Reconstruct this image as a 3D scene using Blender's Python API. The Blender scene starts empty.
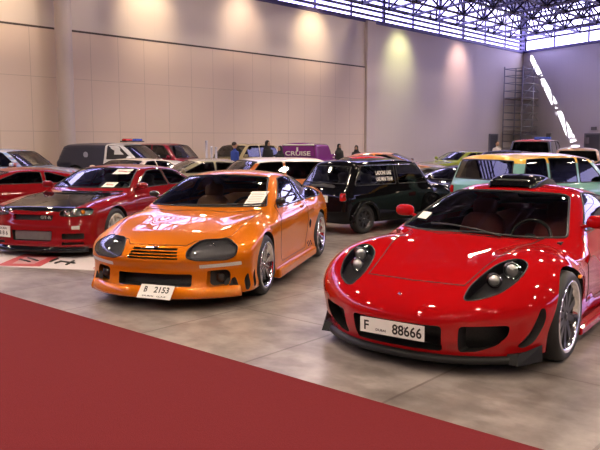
import math, random
import numpy as np
PI = math.pi
# ---------------------------------------------------------------- camera numbers
FPX, HOR, CAMH = 715.0, 140.0, 1.65
PITCH = math.atan((225 - HOR) / FPX)
def ray_px(px, py):
    """direction in the world of a pixel of the 600 x 450 frame (used to find where things stand)"""
    a, b = (px - 300) / FPX, -(py - 225) / FPX
    c, s = math.cos(PITCH), math.sin(PITCH)
    return np.array([a, c + b * s, -s + b * c])
def ground(px, py, z=0.0):
    d = ray_px(px, py); t = (z - CAMH) / d[2]
    return d[0] * t, d[1] * t
def atdepth(px, Y, py=None):
    d = ray_px(px, HOR if py is None else py); t = Y / d[1]
    return d[0] * t, Y, CAMH + d[2] * t

# ---------------------------------------------------------------- shape maths
def table(pts, sig=0.05):
    xs = np.array([p[0] for p in pts], float); zs = np.array([p[1] for p in pts], float)
    o = np.argsort(xs); xs, zs = xs[o], zs[o]
    if len(xs) == 1:
        return lambda x: np.full_like(x, zs[0])
    h = 0.01
    g = np.arange(xs[0] - 0.6, xs[-1] + 0.6, h)
    # straight-line continuation past the ends
    v = np.interp(g, xs, zs)
    s0 = (zs[1] - zs[0]) / (xs[1] - xs[0]); s1 = (zs[-1] - zs[-2]) / (xs[-1] - xs[-2])
    v = np.where(g < xs[0], zs[0] + s0 * (g - xs[0]), v); v = np.where(g > xs[-1], zs[-1] + s1 * (g - xs[-1]), v)
    if sig > 0:
        n = int(3 * sig / h); k = np.exp(-0.5 * (np.arange(-n, n + 1) * h / sig) ** 2); k /= k.sum()
        v = np.convolve(np.pad(v, n, mode='edge'), k, mode='valid')
    return lambda x: np.interp(x, g, v)
def smax(a, b, k):
    h = np.maximum(k - np.abs(a - b), 0) / k
    return np.maximum(a, b) + h * h * k * 0.25
def smin(a, b, k):
    return -smax(-a, -b, k)

class Shape:
    """closed car skin: body and cabin as smooth implicit volumes"""
    def __init__(s, p):
        s.p = p
        s.T = table(p['top'], p.get('top_s', 0.07))
        s.W = table(p['plan'], 0.10)
        s.SZ = table(p['sidez'], 0.025)
        s.NZ = table(p['nosez'], p.get('nose_s', 0.02))
        s.TZ = table(p['tailz'], 0.02)
        s.R = table(p['roof'], p.get('roof_s', 0.10)) if 'roof' in p else None
        s.xf, s.xr, s.zb = p['xf'], p['xr'], p.get('zb', 0.14)
        s.ox = p.get('ox', -0.2); s.sx = (s.xf - s.xr) / 2; s.sy = p['w']; s.sz = p.get('sz', 0.85)
    def body(s, x, y, z):
        p = s.p; ay = np.abs(y); w = p['w']; q = ay / w
        side = ay - s.W(x) + s.SZ(z)
        a, n = p.get('nosey', (0.35, 2.6)); nose = (x - s.xf) + s.NZ(z) + a * q ** n
        a, n = p.get('taily', (0.20, 3.0)); tail = (s.xr - x) + s.TZ(z) + a * q ** n
        top = z - s.T(x) + p.get('crown', 0.05) * q ** 2
        for (hx, hy, rx, ry, hh) in p.get('humps', ()):
            top = top - hh * np.exp(-((x - hx) / rx) ** 2 - ((ay - hy) / ry) ** 2)
        k = p.get('k', 0.08)
        f = smax(side, top, p.get('ks', k)); f = smax(f, nose, p.get('kn', k)); f = smax(f, tail, k)
        return f
    def cab(s, x, y, z):
        c = s.p['cab']; ay = np.abs(y)
        (x1, z1), (x2, z2) = c['front']
        L = math.hypot(x1 - x2, z2 - z1); nx, nz = (z2 - z1) / L, (x1 - x2) / L
        wq = np.minimum(ay / c['w'], 1.4)
        fr = (x - x1 + c.get('cf', 0.25) * wq ** 2) * nx + (z - z1) * nz
        (x3, z3), (x4, z4) = c['rear']      # x3,z3 upper   x4,z4 lower
        L = math.hypot(x3 - x4, z3 - z4); mx, mz = -(z3 - z4) / L, (x3 - x4) / L
        rr = (x - x4 - c.get('cr', 0.15) * wq ** 2) * mx + (z - z4) * mz
        sd = ay - c['w'] + c['tumble'] * np.maximum(z - c['zb'], -0.2) + c.get('taper', 0.0) * np.maximum(-(x - c.get('tx', 0)), 0) ** 2 + c.get('taperf', 0.0) * np.maximum(x - c.get('txf', 0), 0) ** 2
        rf = z - s.R(x) + c.get('crown', 0.05) * (ay / 0.6) ** 2
        k = c.get('k', 0.07)
        f = smax(sd, rf, c.get('kr', k)); f = smax(f, fr, k); f = smax(f, rr, k)
        return np.maximum(f, c['zb'] - .14 - z)
    def F(s, P):
        x, y, z = P[..., 0], P[..., 1], P[..., 2]
        f = s.body(x, y, z)
        if s.R is not None:
            f = smin(f, s.cab(x, y, z), s.p.get('ku', 0.05))
        for (cx, cy, cz, rx, ry, rz, k) in s.p.get('adds', ()):
            q = np.sqrt(((x - cx) / rx) ** 2 + ((np.abs(y) - cy) / ry) ** 2 + ((z - cz) / rz) ** 2)
            f = smin(f, (q - 1) * min(rx, ry, rz), k)
        for (cx, cy, cz, rx, ry, rz, k) in s.p.get('subs', ()):
            q = np.sqrt(((x - cx) / rx) ** 2 + ((np.abs(y) - cy) / ry) ** 2 + ((z - cz) / rz) ** 2)
            f = smax(f, -(q - 1) * min(rx, ry, rz), k)
        return f
    def normal(s, P, e=0.004):
        g = np.zeros_like(P)
        for i in range(3):
            d = np.zeros(3); d[i] = e
            g[:, i] = s.F(P + d) - s.F(P - d)
        n = np.linalg.norm(g, axis=1, keepdims=True); n[n == 0] = 1
        return g / n
    TS = 0.6
    def dirs(s, uv):
        u, v = uv[:, 0], uv[:, 1]; r = np.maximum(np.abs(u), np.abs(v)); S = s.TS
        inner = r <= S; rr = np.maximum(r, 1e-9)
        dx = np.where(inner, u / S, u / rr); dy = np.where(inner, v / S, v / rr)
        dz = np.where(inner, 1.0, np.maximum(1 - rr, 0) / (1 - S))
        return np.stack([dx * s.sx, dy * s.sy, dz * s.sz], 1)
    def to_uv(s, P):
        dx = (P[:, 0] - s.ox) / s.sx; dy = P[:, 1] / s.sy; dz = np.maximum((P[:, 2] - s.zb) / s.sz, 0)
        m = np.maximum(np.abs(dx), np.abs(dy)); S = s.TS
        inner = dz >= m
        r = 1 - (1 - S) * dz / np.maximum(m, 1e-9)
        u = np.where(inner, S * dx / np.maximum(dz, 1e-9), dx / np.maximum(m, 1e-9) * r)
        v = np.where(inner, S * dy / np.maximum(dz, 1e-9), dy / np.maximum(m, 1e-9) * r)
        return np.stack([u, v], 1)
    def march(s, O, D, tmax, n, inward=True):
        """first crossing from outside; O origins, D directions"""
        N = len(O); hit = np.zeros(N, bool); t0 = np.zeros(N); t1 = np.zeros(N)
        step = tmax / n
        for i in range(1, n + 1):
            t = step * i
            ins = s.F(O + D * t) < 0
            new = ins & ~hit
            t0[new] = t - step; t1[new] = t; hit |= ins
            if hit.all(): break
        for _ in range(22):
            tm = (t0 + t1) / 2; ins = s.F(O + D * tm[:, None]) < 0
            t1 = np.where(ins, tm, t1); t0 = np.where(ins, t0, tm)
        return O + D * ((t0 + t1) / 2)[:, None], hit
    def surf(s, uv):
        d = s.dirs(uv); O = np.array([s.ox, 0, s.zb]) + d * 1.9
        P, h = s.march(O, -d, 1.85, 120)
        return P
    def proj(s, view, pts):
        pts = np.array(pts, float); n = len(pts); one = np.ones(n); z0 = np.zeros(n)
        if view == 'front': O = np.stack([one * 3, pts[:, 0], pts[:, 1]], 1); D = np.array([-1., 0, 0])
        elif view == 'rear': O = np.stack([-one * 3, pts[:, 0], pts[:, 1]], 1); D = np.array([1., 0, 0])
        elif view == 'left': O = np.stack([pts[:, 0], one * 1.6, pts[:, 1]], 1); D = np.array([0, -1., 0])
        elif view == 'right': O = np.stack([pts[:, 0], -one * 1.6, pts[:, 1]], 1); D = np.array([0, 1., 0])
        else: O = np.stack([pts[:, 0], pts[:, 1], one * 2.5], 1); D = np.array([0, 0, -1.])
        P, h = s.march(O, np.tile(D, (n, 1)), 3.2 if view in ('front', 'rear') else (1.6 if view in ('left', 'right') else 2.5), 160)
        return P[h]
def densify(pts, step=0.04, r=0.0, closed=True):
    pts = [np.array(p, float) for p in pts]
    if r > 0:
        out = []; n = len(pts)
        for i, p in enumerate(pts):
            if not closed and i in (0, n - 1): out.append(p); continue
            a, b = pts[i - 1], pts[(i + 1) % n]
            la, lb = np.linalg.norm(a - p), np.linalg.norm(b - p); rr = min(r, la * 0.45, lb * 0.45)
            pa, pb = p + (a - p) / la * rr, p + (b - p) / lb * rr
            for t in (0, 0.25, 0.5, 0.75, 1): out.append((1 - t) ** 2 * pa + 2 * t * (1 - t) * p + t * t * pb)
        pts = out
    res = []; n = len(pts)
    for i in range(n if closed else n - 1):
        a, b = pts[i], pts[(i + 1) % n]; m = max(1, int(np.linalg.norm(b - a) / step))
        for k in range(m): res.append(a + (b - a) * k / m)
    if not closed: res.append(pts[-1])
    return res
def spline(pts, per=6, closed=True):
    pts = [np.array(p, float) for p in pts]; n = len(pts); out = []
    for i in range(n if closed else n - 1):
        if closed: a, b, c, d = pts[i - 1], pts[i], pts[(i + 1) % n], pts[(i + 2) % n]
        else: a, b, c, d = pts[max(i - 1, 0)], pts[i], pts[i + 1], pts[min(i + 2, n - 1)]
        for k in range(per):
            t = k / per
            out.append(0.5 * ((2 * b) + (c - a) * t + (2 * a - 5 * b + 4 * c - d) * t * t + (3 * b - a - 3 * c + d) * t ** 3))
    if not closed: out.append(pts[-1])
    return out
def side_glass(p, front_in=0.13, rear_in=0.16, zlo=None, top_in=0.085, pillars=(), gap=0.05, xmax=9, xmin=-9):
    """outlines of the side windows in side view, from the cabin's own lines"""
    c = p['cab']; R = table(p['roof'], p.get('roof_s', 0.10)); zl = zlo if zlo is not None else c['zb'] + 0.03
    (x1, z1), (x2, z2) = c['front']; (x3, z3), (x4, z4) = c['rear']
    cf, cr = c.get('cf', 0.25), c.get('cr', 0.15)
    xs = np.linspace(x4 + cr, x1 - cf, 140)
    zf = z1 + (x1 - cf - front_in - xs) * (z2 - z1) / (x1 - x2)
    zr = z4 + (xs - x4 - cr - rear_in) * (z3 - z4) / max(x3 - x4, 0.02)
    zt = np.minimum(np.minimum(R(xs) - top_in, zf), zr)
    ok = (zt > zl + 0.015) & (xs < xmax) & (xs > xmin)
    xs, zt = xs[ok], zt[ok]
    if len(xs) < 4: return []
    cuts = [xs[0] - 1] + sorted(pillars) + [xs[-1] + 1]; res = []
    for a, b in zip(cuts[:-1], cuts[1:]):
        m = (xs > a + gap / 2) & (xs < b - gap / 2)
        if m.sum() < 4: continue
        X, Z = xs[m], zt[m]
        # thin the top outline
        idx = np.unique(np.linspace(0, len(X) - 1, max(4, int((X[-1] - X[0]) / 0.08) + 2)).astype(int))
        poly = [(X[0], zl), (X[-1], zl)] + [(X[i], Z[i]) for i in idx[::-1] if Z[i] > zl + 0.02]
        res.append(poly)
    return res
def screen_poly(p, which, zlo, zhi, inset=0.07, bow=0.0):
    """front or rear screen outline in (y,z)"""
    c = p['cab']; f = lambda z: c['w'] - c['tumble'] * (z - c['zb']) - inset
    n = 7; L = []
    for i in range(n): z = zlo + (zhi - zlo) * i / (n - 1); L.append((f(z), z))
    up = [(f(zhi) * (1 - i / 4.0), zhi + bow * (1 - (1 - i / 4.0) ** 2)) for i in range(1, 8)]
    up = [(y, z) for y, z in up if abs(y) < f(zhi) * 0.97]
    R = [(-y, z) for y, z in L[::-1]]
    return L + up + R
# ---------------------------------------------------------------- shapes of the cars (metres, x forward, origin between the axles)
SUPER = dict(xf=2.30, xr=-2.25, w=0.97, zb=0.13, sz=0.8, ox=-0.3,
    top=[(-2.4, .80), (-2.1, .92), (-1.3, .96), (0, .90), (.8, .84), (1.25, .765), (1.7, .685), (2.0, .60), (2.2, .52), (2.4, .42)],
    plan=[(-2.4, .93), (-1.35, .98), (-.6, .93), (.3, .91), (.9, .945), (1.2, .99), (1.5, .99), (1.9, .935), (2.4, .90)],
    sidez=[(.1, .07), (.2, .04), (.4, .0), (.62, .0), (.75, .04), (.9, .12), (1.1, .22)],
    nosez=[(.1, .10), (.2, .06), (.24, .03), (.42, .0), (.50, .02), (.60, .12), (.75, .4)],
    tailz=[(.1, .12), (.4, 0), (.8, .05), (1, .1)], nosey=(.55, 2.5), taily=(.25, 3), crown=.10, k=.10, kn=.10, ks=.16,
    humps=[(1.42, .66, .46, .24, .108), (-1.4, .70, .7, .22, .05)],
    roof=[(.6, 1.12), (.1, 1.20), (-.4, 1.235), (-1.0, 1.17), (-1.7, 1.0), (-2.2, .9)],
    cab=dict(w=.84, zb=.84, tumble=.72, front=((1.10, .80), (-.02, 1.215)), rear=((-1.2, 1.17), (-2.0, .9)), cf=.36, cr=.2, k=.08, kr=.14, crown=.06, taper=.16, tx=-.6), ku=.05,
    adds=((1.345, .79, .50, .50, .225, .245, .10),),
    wheel=dict(fx=1.345, rx=-1.365, y=.992, yr=.965, r=.342, arch=.372))
COUPE = dict(xf=2.26, xr=-2.2, w=0.90, zb=0.15, sz=0.85, ox=-0.2,
    top=[(-2.3, .90), (-2.1, .97), (-1.7, .99), (-1, .93), (0, .895), (.6, .89), (1.0, .845), (1.5, .775), (1.95, .70), (2.2, .60), (2.4, .48)],
    plan=[(-2.3, .84), (-1.3, .93), (-.7, .885), (.2, .87), (.8, .88), (1.3, .905), (1.8, .90), (2.4, .86)],
    sidez=[(.1, .03), (.2, .0), (.3, .02), (.45, .015), (.62, .0), (.75, .03), (.88, .09), (1.1, .2)],
    nosez=[(.1, .02), (.2, .0), (.28, .03), (.40, .04), (.47, .0), (.56, .02), (.62, .09), (.75, .45)],
    tailz=[(.1, .14), (.4, 0), (.8, .04), (1, .1)], nosey=(.42, 2.6), taily=(.25, 3), crown=.07, k=.09, kn=.09, ks=.13,
    humps=[(1.3, .70, .5, .2, .05), (-1.35, .72, .5, .2, .06)],
    roof=[(.5, 1.16), (.05, 1.24), (-.4, 1.27), (-.9, 1.23), (-1.5, 1.09), (-2.0, .93)],
    cab=dict(w=.80, zb=.86, tumble=.62, front=((1.06, .845), (.02, 1.265)), rear=((-1.1, 1.24), (-2.05, .92)), cf=.28, cr=.2, k=.07, kr=.11, crown=.06, taper=.10, tx=-.5), ku=.05,
    wheel=dict(fx=1.30, rx=-1.30, y=.895, yr=.92, r=.325, arch=.355))
SEDAN_COUPE = dict(xf=2.18, xr=-2.30, w=0.89, zb=0.15, sz=0.9, ox=-0.2,
    top=[(-2.4, .98), (-2.2, 1.03), (-1.6, 1.04), (-1, 1.0), (0, .97), (.6, .955), (1.0, .91), (1.6, .845), (2.0, .785), (2.15, .745), (2.4, .66)],
    plan=[(-2.4, .86), (-1.33, .905), (-.7, .865), (.2, .86), (.8, .865), (1.33, .90), (1.8, .88), (2.4, .86)],
    sidez=[(.1, .02), (.2, .0), (.3, .015), (.62, .0), (.75, .01), (.88, .05), (1.1, .15)],
    nosez=[(.1, .02), (.2, .0), (.3, .02), (.50, .02), (.56, .04), (.70, .07), (.78, .12), (.9, .3)],
    tailz=[(.1, .10), (.4, 0), (.8, .02), (1, .04)], nosey=(.26, 3.2), taily=(.15, 4), crown=.05, k=.05, kn=.05, ks=.08,
    humps=[(1.33, .72, .45, .16, .03)],
    roof=[(.4, 1.28), (0, 1.34), (-.5, 1.36), (-1.1, 1.32), (-1.6, 1.2)],
    cab=dict(w=.78, zb=.94, tumble=.60, front=((.90, .93), (-.02, 1.36)), rear=((-1.15, 1.33), (-1.85, .98)), cf=.20, cr=.12, k=.06, kr=.08, crown=.05), ku=.03,
    wheel=dict(fx=1.33, rx=-1.33, y=.875, yr=.88, r=.33, arch=.355))
MINI = dict(xf=1.50, xr=-1.52, w=0.71, zb=0.20, sz=0.95, ox=0,
    top=[(-1.6, .84), (-1.0, .86), (0, .86), (.6, .88), (1.0, .86), (1.4, .76), (1.6, .66)],
    plan=[(-1.6, .66), (0, .70), (1.6, .68)],
    sidez=[(.15, .06), (.3, .0), (.6, .0), (.8, .03), (1, .1)],
    nosez=[(.15, .08), (.35, 0), (.6, .01), (.8, .1)], tailz=[(.15, .06), (.4, .0), (.7, .02), (1, .1)],
    nosey=(.14, 3), taily=(.10, 3), crown=.04, k=.08,
    roof=[(.4, 1.33), (0, 1.36), (-.8, 1.345), (-1.3, 1.31)],
    cab=dict(w=.66, zb=.86, tumble=.26, front=((.78, .86), (.38, 1.36)), rear=((-1.10, 1.36), (-1.42, .86)), cf=.08, cr=.06, k=.09, crown=.06), ku=.03,
    wheel=dict(fx=1.03, rx=-1.02, y=.69, yr=.69, r=.26, arch=.30))
SUV = dict(xf=2.25, xr=-2.25, w=0.92, zb=0.30, sz=1.1, ox=-.1,
    top=[(-2.4, 1.1), (0, 1.12), (.8, 1.12), (1.6, 1.07), (2.1, 1.0), (2.4, .9)],
    plan=[(-2.3, .87), (0, .91), (2.3, .88)],
    sidez=[(.2, .06), (.45, .0), (.9, .0), (1.1, .06), (1.3, .12)],
    nosez=[(.2, .08), (.5, 0), (.9, .02), (1.1, .1)], tailz=[(.2, .06), (.5, .0), (1, .02)],
    nosey=(.16, 4), taily=(.10, 5), crown=.04, k=.07,
    roof=[(.6, 1.68), (0, 1.74), (-1.2, 1.74), (-2.1, 1.70)],
    cab=dict(w=.85, zb=1.08, tumble=.22, front=((1.15, 1.08), (.45, 1.72)), rear=((-1.95, 1.74), (-2.2, 1.05)), cf=.12, cr=.06, k=.08, crown=.05), ku=.03,
    wheel=dict(fx=1.4, rx=-1.4, y=.90, yr=.90, r=.37, arch=.43))
def mod(base, **kw):
    d = dict(base)
    for k, v in kw.items():
        d[k] = dict(d[k], **v) if k in ('cab', 'wheel') and k in d else v
    return d
def rescale(base, L=1.0, Wd=1.0, H=1.0, dz=0.0):
    """longer, wider, taller version of a shape"""
    d = dict(base)
    g = lambda pts: [(a * L, b * H) for a, b in pts]
    d['top'] = g(base['top']); d['roof'] = g(base['roof'])
    d['plan'] = [(a * L, b * Wd) for a, b in base['plan']]
    for k in ('sidez', 'nosez', 'tailz'): d[k] = [(a * H, b) for a, b in base[k]]
    d['xf'], d['xr'], d['w'], d['zb'], d['sz'] = base['xf'] * L, base['xr'] * L, base['w'] * Wd, base['zb'] * H, base['sz'] * H
    c = dict(base['cab']); c['w'] *= Wd; c['zb'] *= H
    for k in ('front', 'rear'): c[k] = tuple((a * L, b * H) for a, b in c[k])
    d['cab'] = c; w = dict(base['wheel']); w['fx'] *= L; w['rx'] *= L; w['y'] *= Wd; w['yr'] *= Wd
    d['wheel'] = w
    return d
# where the cars stand: position of the middle between the axles and heading (degrees, 0 = facing +X)
def pose_from(pt, local, head):
    """pose so that the local point lands on the ground point"""
    a = math.radians(head); c, s = math.cos(a), math.sin(a)
    return (pt[0] - c * local[0] + s * local[1], pt[1] - s * local[0] - c * local[1], head)
SEDAN_COUPE = rescale(SEDAN_COUPE, 1, 1, .91)
POSE = {}
POSE['super'] = pose_from((1.99, 5.22), (1.365, .965), 180 + 54)
POSE['coupe'] = pose_from((-.335, 7.56), (1.30, .905), 180 + 76)
POSE['skyline'] = pose_from((-3.80, 10.0), (2.18, 0), 180 + 74)
# ---------------------------------------------------------------- blender side
import bpy, bmesh
from mathutils import Vector, Matrix
from mathutils.geometry import delaunay_2d_cdt
scene = bpy.context.scene
COL = scene.collection
random.seed(7)
def link(o, parent=None):
    COL.objects.link(o)
    if parent is not None: o.parent = parent
    return o
def tag(o, label=None, cat=None, group=None, kind=None):
    if label: o['label'] = label
    if cat: o['category'] = cat
    if group: o['group'] = group
    if kind: o['kind'] = kind
    return o
def empty(name, loc=(0, 0, 0), rz=0.0, label=None, cat=None, group=None):
    o = bpy.data.objects.new(name, None); o.empty_display_size = 0.2; link(o)
    o.location = loc; o.rotation_euler = (0, 0, rz)
    return tag(o, label, cat, group)
class MB:
    """collects shapes into one mesh, with several materials"""
    def __init__(s): s.v = []; s.f = []; s.m = []; s.n = []; s.sm = []
    def add(s, V, Fs, m=0, N=None, smooth=True):
        b = len(s.v); s.v += [tuple(map(float, p)) for p in V]
        s.n += [tuple(map(float, p)) for p in N] if N is not None else [(0., 0., 0.)] * len(V)
        for f in Fs: s.f.append(tuple(int(i) + b for i in f)); s.m.append(m); s.sm.append(smooth)
        return s
    def box(s, c, d, m=0, rot=None, bev=0.0):
        x, y, z = [k / 2 for k in d]
        if bev <= 0:
            V = [(sx * x, sy * y, sz * z) for sx in (-1, 1) for sy in (-1, 1) for sz in (-1, 1)]
            Fs = [(0, 1, 3, 2), (4, 6, 7, 5), (0, 4, 5, 1), (2, 3, 7, 6), (0, 2, 6, 4), (1, 5, 7, 3)]
        else:
            bm = bmesh.new(); bmesh.ops.create_cube(bm, size=1)
            for v in bm.verts: v.co = Vector((v.co.x * d[0], v.co.y * d[1], v.co.z * d[2]))
            bmesh.ops.bevel(bm, geom=bm.edges[:], offset=bev, segments=2, affect='EDGES', profile=0.5)
            V = [v.co[:] for v in bm.verts]; Fs = [[v.index for v in f.verts] for f in bm.faces]; bm.free()
        M = rot.to_3x3() if rot is not None else Matrix.Identity(3)
        V = [M @ Vector(v) + Vector(c) for v in V]
        return s.add(V, Fs, m, smooth=False)
    def hexa(s, P, m=0):
        """eight corners: bottom ring 0-3, top ring 4-7"""
        return s.add(P, [(3, 2, 1, 0), (4, 5, 6, 7), (0, 1, 5, 4), (1, 2, 6, 5), (2, 3, 7, 6), (3, 0, 4, 7)], m, smooth=False)
    def tube(s, pts, r, m=0, n=6, closed=False, caps=True):
        pts = [Vector(p) for p in pts]; k = len(pts); V = []; Fs = []
        rr = r if isinstance(r, (list, tuple)) else [r] * k
        prev = None
        for i, p in enumerate(pts):
            a = pts[i - 1] if (i > 0 or closed) else p; b = pts[(i + 1) % k] if (i < k - 1 or closed) else p
            t = (b - a); t = t.normalized() if t.length > 1e-9 else Vector((0, 0, 1))
            if prev is None:
                u = t.cross(Vector((0, 0, 1)))
                if u.length < 1e-3: u = t.cross(Vector((1, 0, 0)))
            else: u = prev - t * prev.dot(t)
            u.normalize(); prev = u; w = t.cross(u)
            for j in range(n):
                a_ = 2 * PI * j / n; V.append(p + (u * math.cos(a_) + w * math.sin(a_)) * rr[i])
        for i in range(k if closed else k - 1):
            for j in range(n):
                a_, b_ = i * n + j, i * n + (j + 1) % n; c_, d_ = ((i + 1) % k) * n + (j + 1) % n, ((i + 1) % k) * n + j
                Fs.append((a_, b_, c_, d_))
        if not closed and caps: Fs += [tuple(range(n))[::-1], tuple((k - 1) * n + j for j in range(n))]
        return s.add(V, Fs, m)
    def lathe(s, prof, axis='y', n=32, m=0, c=(0, 0, 0), close=False, smooth=True):
        """prof: (radius, along)"""
        V = []; Fs = []; k = len(prof)
        for j in range(n):
            a = 2 * PI * j / n; ca, sa = math.cos(a), math.sin(a)
            for r, h in prof:
                p = {'y': (r * ca, h, r * sa), 'z': (r * ca, r * sa, h), 'x': (h, r * ca, r * sa)}[axis]
                V.append((p[0] + c[0], p[1] + c[1], p[2] + c[2]))
        for j in range(n):
            for i in range(k - 1 + (1 if close else 0)):
                i2 = (i + 1) % k; j2 = (j + 1) % n
                q = (j * k + i, j * k + i2, j2 * k + i2, j2 * k + i)
                Fs.append(q if axis != 'y' else q[::-1])
        return s.add(V, Fs, m, smooth=smooth)
    def sup(s, c, d, m=0, n=3.5, seg=14, rot=None):
        """rounded block: superellipsoid with half sizes d"""
        V = []; Fs = []
        def pw(v, e): return math.copysign(abs(v) ** e, v)
        e = 2 / n
        for i in range(seg // 2 + 1):
            la = -PI / 2 + PI * i / (seg // 2)
            for j in range(seg):
                lo = 2 * PI * j / seg
                V.append((d[0] * pw(math.cos(la), e) * pw(math.cos(lo), e), d[1] * pw(math.cos(la), e) * pw(math.sin(lo), e), d[2] * pw(math.sin(la), e)))
        for i in range(seg // 2):
            for j in range(seg): Fs.append((i * seg + j, i * seg + (j + 1) % seg, (i + 1) * seg + (j + 1) % seg, (i + 1) * seg + j))
        M = rot.to_3x3() if rot is not None else Matrix.Identity(3)
        return s.add([M @ Vector(v) + Vector(c) for v in V], Fs, m)
    def build(s, name, mats, parent=None, normals=False, loc=None):
        me = bpy.data.meshes.new(name); me.from_pydata(s.v, [], s.f)
        if not isinstance(mats, (list, tuple)): mats = [mats]
        for mt in mats: me.materials.append(mt)
        me.polygons.foreach_set('material_index', s.m); me.polygons.foreach_set('use_smooth', s.sm)
        if normals: me.normals_split_custom_set_from_vertices(s.n)
        me.validate(); me.update()
        o = bpy.data.objects.new(name, me); link(o, parent)
        if loc is not None: o.location = loc
        return o

def text_mesh(txt, size=1.0, extrude=0.0, align='CENTER'):
    cu = bpy.data.curves.new('lettering', 'FONT'); cu.body = txt; cu.size = size; cu.align_x = align; cu.align_y = 'CENTER'
    cu.extrude = extrude; cu.resolution_u = 3; cu.offset = .022
    o = bpy.data.objects.new('lettering', cu); COL.objects.link(o)
    dg = bpy.context.evaluated_depsgraph_get(); dg.update()
    me = bpy.data.meshes.new_from_object(o.evaluated_get(dg))
    V = [v.co[:] for v in me.vertices]; Fs = [list(p.vertices) for p in me.polygons]
    bpy.data.objects.remove(o); bpy.data.curves.remove(cu); bpy.data.meshes.remove(me)
    return V, Fs
def put_text(mb, txt, h, width, origin, ux, uy, m=1, bold=0.0):
    """flat lettering of cap height h squeezed to width, centred at origin, along ux (reading) and uy (up)"""
    V, Fs = text_mesh(txt, 1.0)
    if not V: return
    xs = [v[0] for v in V]; ys = [v[1] for v in V]
    cx, cy = (min(xs) + max(xs)) / 2, (min(ys) + max(ys)) / 2
    sx = width / (max(xs) - min(xs)); sy = h / (max(ys) - min(ys))
    ux, uy, o = Vector(ux), Vector(uy), Vector(origin)
    mb.add([o + ux * ((v[0] - cx) * sx) + uy * ((v[1] - cy) * sy) for v in V], Fs, m, smooth=False)

# ---------------------------------------------------------------- materials
MATS = {}
def nodemat(name):
    m = bpy.data.materials.new(name); m.use_nodes = True; nt = m.node_tree
    return m, nt, nt.nodes['Principled BSDF']
def pm(name, col, rough=0.5, metal=0.0, coat=0.0, emis=None, es=0.0, spec=0.5, noise=0.0, nscale=20, bump=0.0, coatr=0.03):
    if name in MATS: return MATS[name]
    m, nt, b = nodemat(name)
    b.inputs['Base Color'].default_value = (*col, 1); b.inputs['Roughness'].default_value = rough
    b.inputs['Metallic'].default_value = metal; b.inputs['Coat Weight'].default_value = coat; b.inputs['Coat Roughness'].default_value = coatr
    b.inputs['Specular IOR Level'].default_value = spec
    if emis: b.inputs['Emission Color'].default_value = (*emis, 1); b.inputs['Emission Strength'].default_value = es
    if noise > 0 or bump > 0:
        tc = nt.nodes.new('ShaderNodeTexCoord'); nz = nt.nodes.new('ShaderNodeTexNoise'); nz.inputs['Scale'].default_value = nscale; nz.inputs['Detail'].default_value = 4
        nt.links.new(tc.outputs['Object'], nz.inputs['Vector'])
        if noise > 0:
            mx = nt.nodes.new('ShaderNodeMix'); mx.data_type = 'RGBA'
            mx.inputs[6].default_value = (*[c * (1 - noise) for c in col], 1); mx.inputs[7].default_value = (*[min(1, c * (1 + noise)) for c in col], 1)
            nt.links.new(nz.outputs['Fac'], mx.inputs[0]); nt.links.new(mx.outputs[2], b.inputs['Base Color'])
        if bump > 0:
            bp = nt.nodes.new('ShaderNodeBump'); bp.inputs['Strength'].default_value = bump; bp.inputs['Distance'].default_value = 0.01
            nt.links.new(nz.outputs['Fac'], bp.inputs['Height']); nt.links.new(bp.outputs['Normal'], b.inputs['Normal'])
    MATS[name] = m; return m
def paint(name, col, metal=0.0, rough=0.35, flake=0.0):
    """car paint: colour under a clear gloss coat, faint flake variation"""
    if name in MATS: return MATS[name]
    m = pm(name, col, .55 if not metal else rough, metal, 1.0, spec=0.0, coatr=0.012)
    nt = m.node_tree; b = nt.nodes['Principled BSDF']
    tc = nt.nodes.new('ShaderNodeTexCoord'); nz = nt.nodes.new('ShaderNodeTexNoise'); nz.inputs['Scale'].default_value = 400 if flake else 6
    mx = nt.nodes.new('ShaderNodeMix'); mx.data_type = 'RGBA'; f = 0.25 if flake else 0.05
    mx.inputs[6].default_value = (*[c * (1 - f) for c in col], 1); mx.inputs[7].default_value = (*[min(1, c * (1 + f)) for c in col], 1)
    nt.links.new(tc.outputs['Object'], nz.inputs['Vector']); nt.links.new(nz.outputs['Fac'], mx.inputs[0]); nt.links.new(mx.outputs[2], b.inputs['Base Color'])
    return m
def glassmat(name, tint, refl=1.0, rough=0.0):
    """thin pane: lets tinted light through and mirrors more at a grazing look"""
    if name in MATS: return MATS[name]
    m = bpy.data.materials.new(name); m.use_nodes = True; nt = m.node_tree; nt.nodes.clear()
    out = nt.nodes.new('ShaderNodeOutputMaterial'); tr = nt.nodes.new('ShaderNodeBsdfTransparent'); gl = nt.nodes.new('ShaderNodeBsdfGlossy')
    mx = nt.nodes.new('ShaderNodeMixShader'); fr = nt.nodes.new('ShaderNodeFresnel'); fr.inputs['IOR'].default_value = 1.5
    tr.inputs['Color'].default_value = (*tint, 1); gl.inputs['Roughness'].default_value = rough; gl.inputs['Color'].default_value = (refl, refl, refl, 1)
    nt.links.new(fr.outputs[0], mx.inputs[0]); nt.links.new(tr.outputs[0], mx.inputs[1]); nt.links.new(gl.outputs[0], mx.inputs[2]); nt.links.new(mx.outputs[0], out.inputs[0])
    MATS[name] = m; return m
RUB = pm('black_rubber', (.012, .012, .013), .55, noise=.3)
GAP = pm('panel_gap_dark', (.01, .008, .008), .7, noise=.1)
DARK = pm('dark_recess', (.012, .012, .013), .6, noise=.3)
MESHM = pm('intake_mesh', (.03, .03, .032), .5, .5, noise=.5, nscale=90)
PLASTIC = pm('black_plastic', (.015, .015, .016), .3, coat=.3, noise=.2)
CHROME = pm('chrome', (.85, .85, .86), .08, 1.0, noise=.03)
ALU = pm('polished_alloy', (.62, .62, .64), .18, 1.0, noise=.06)
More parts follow.
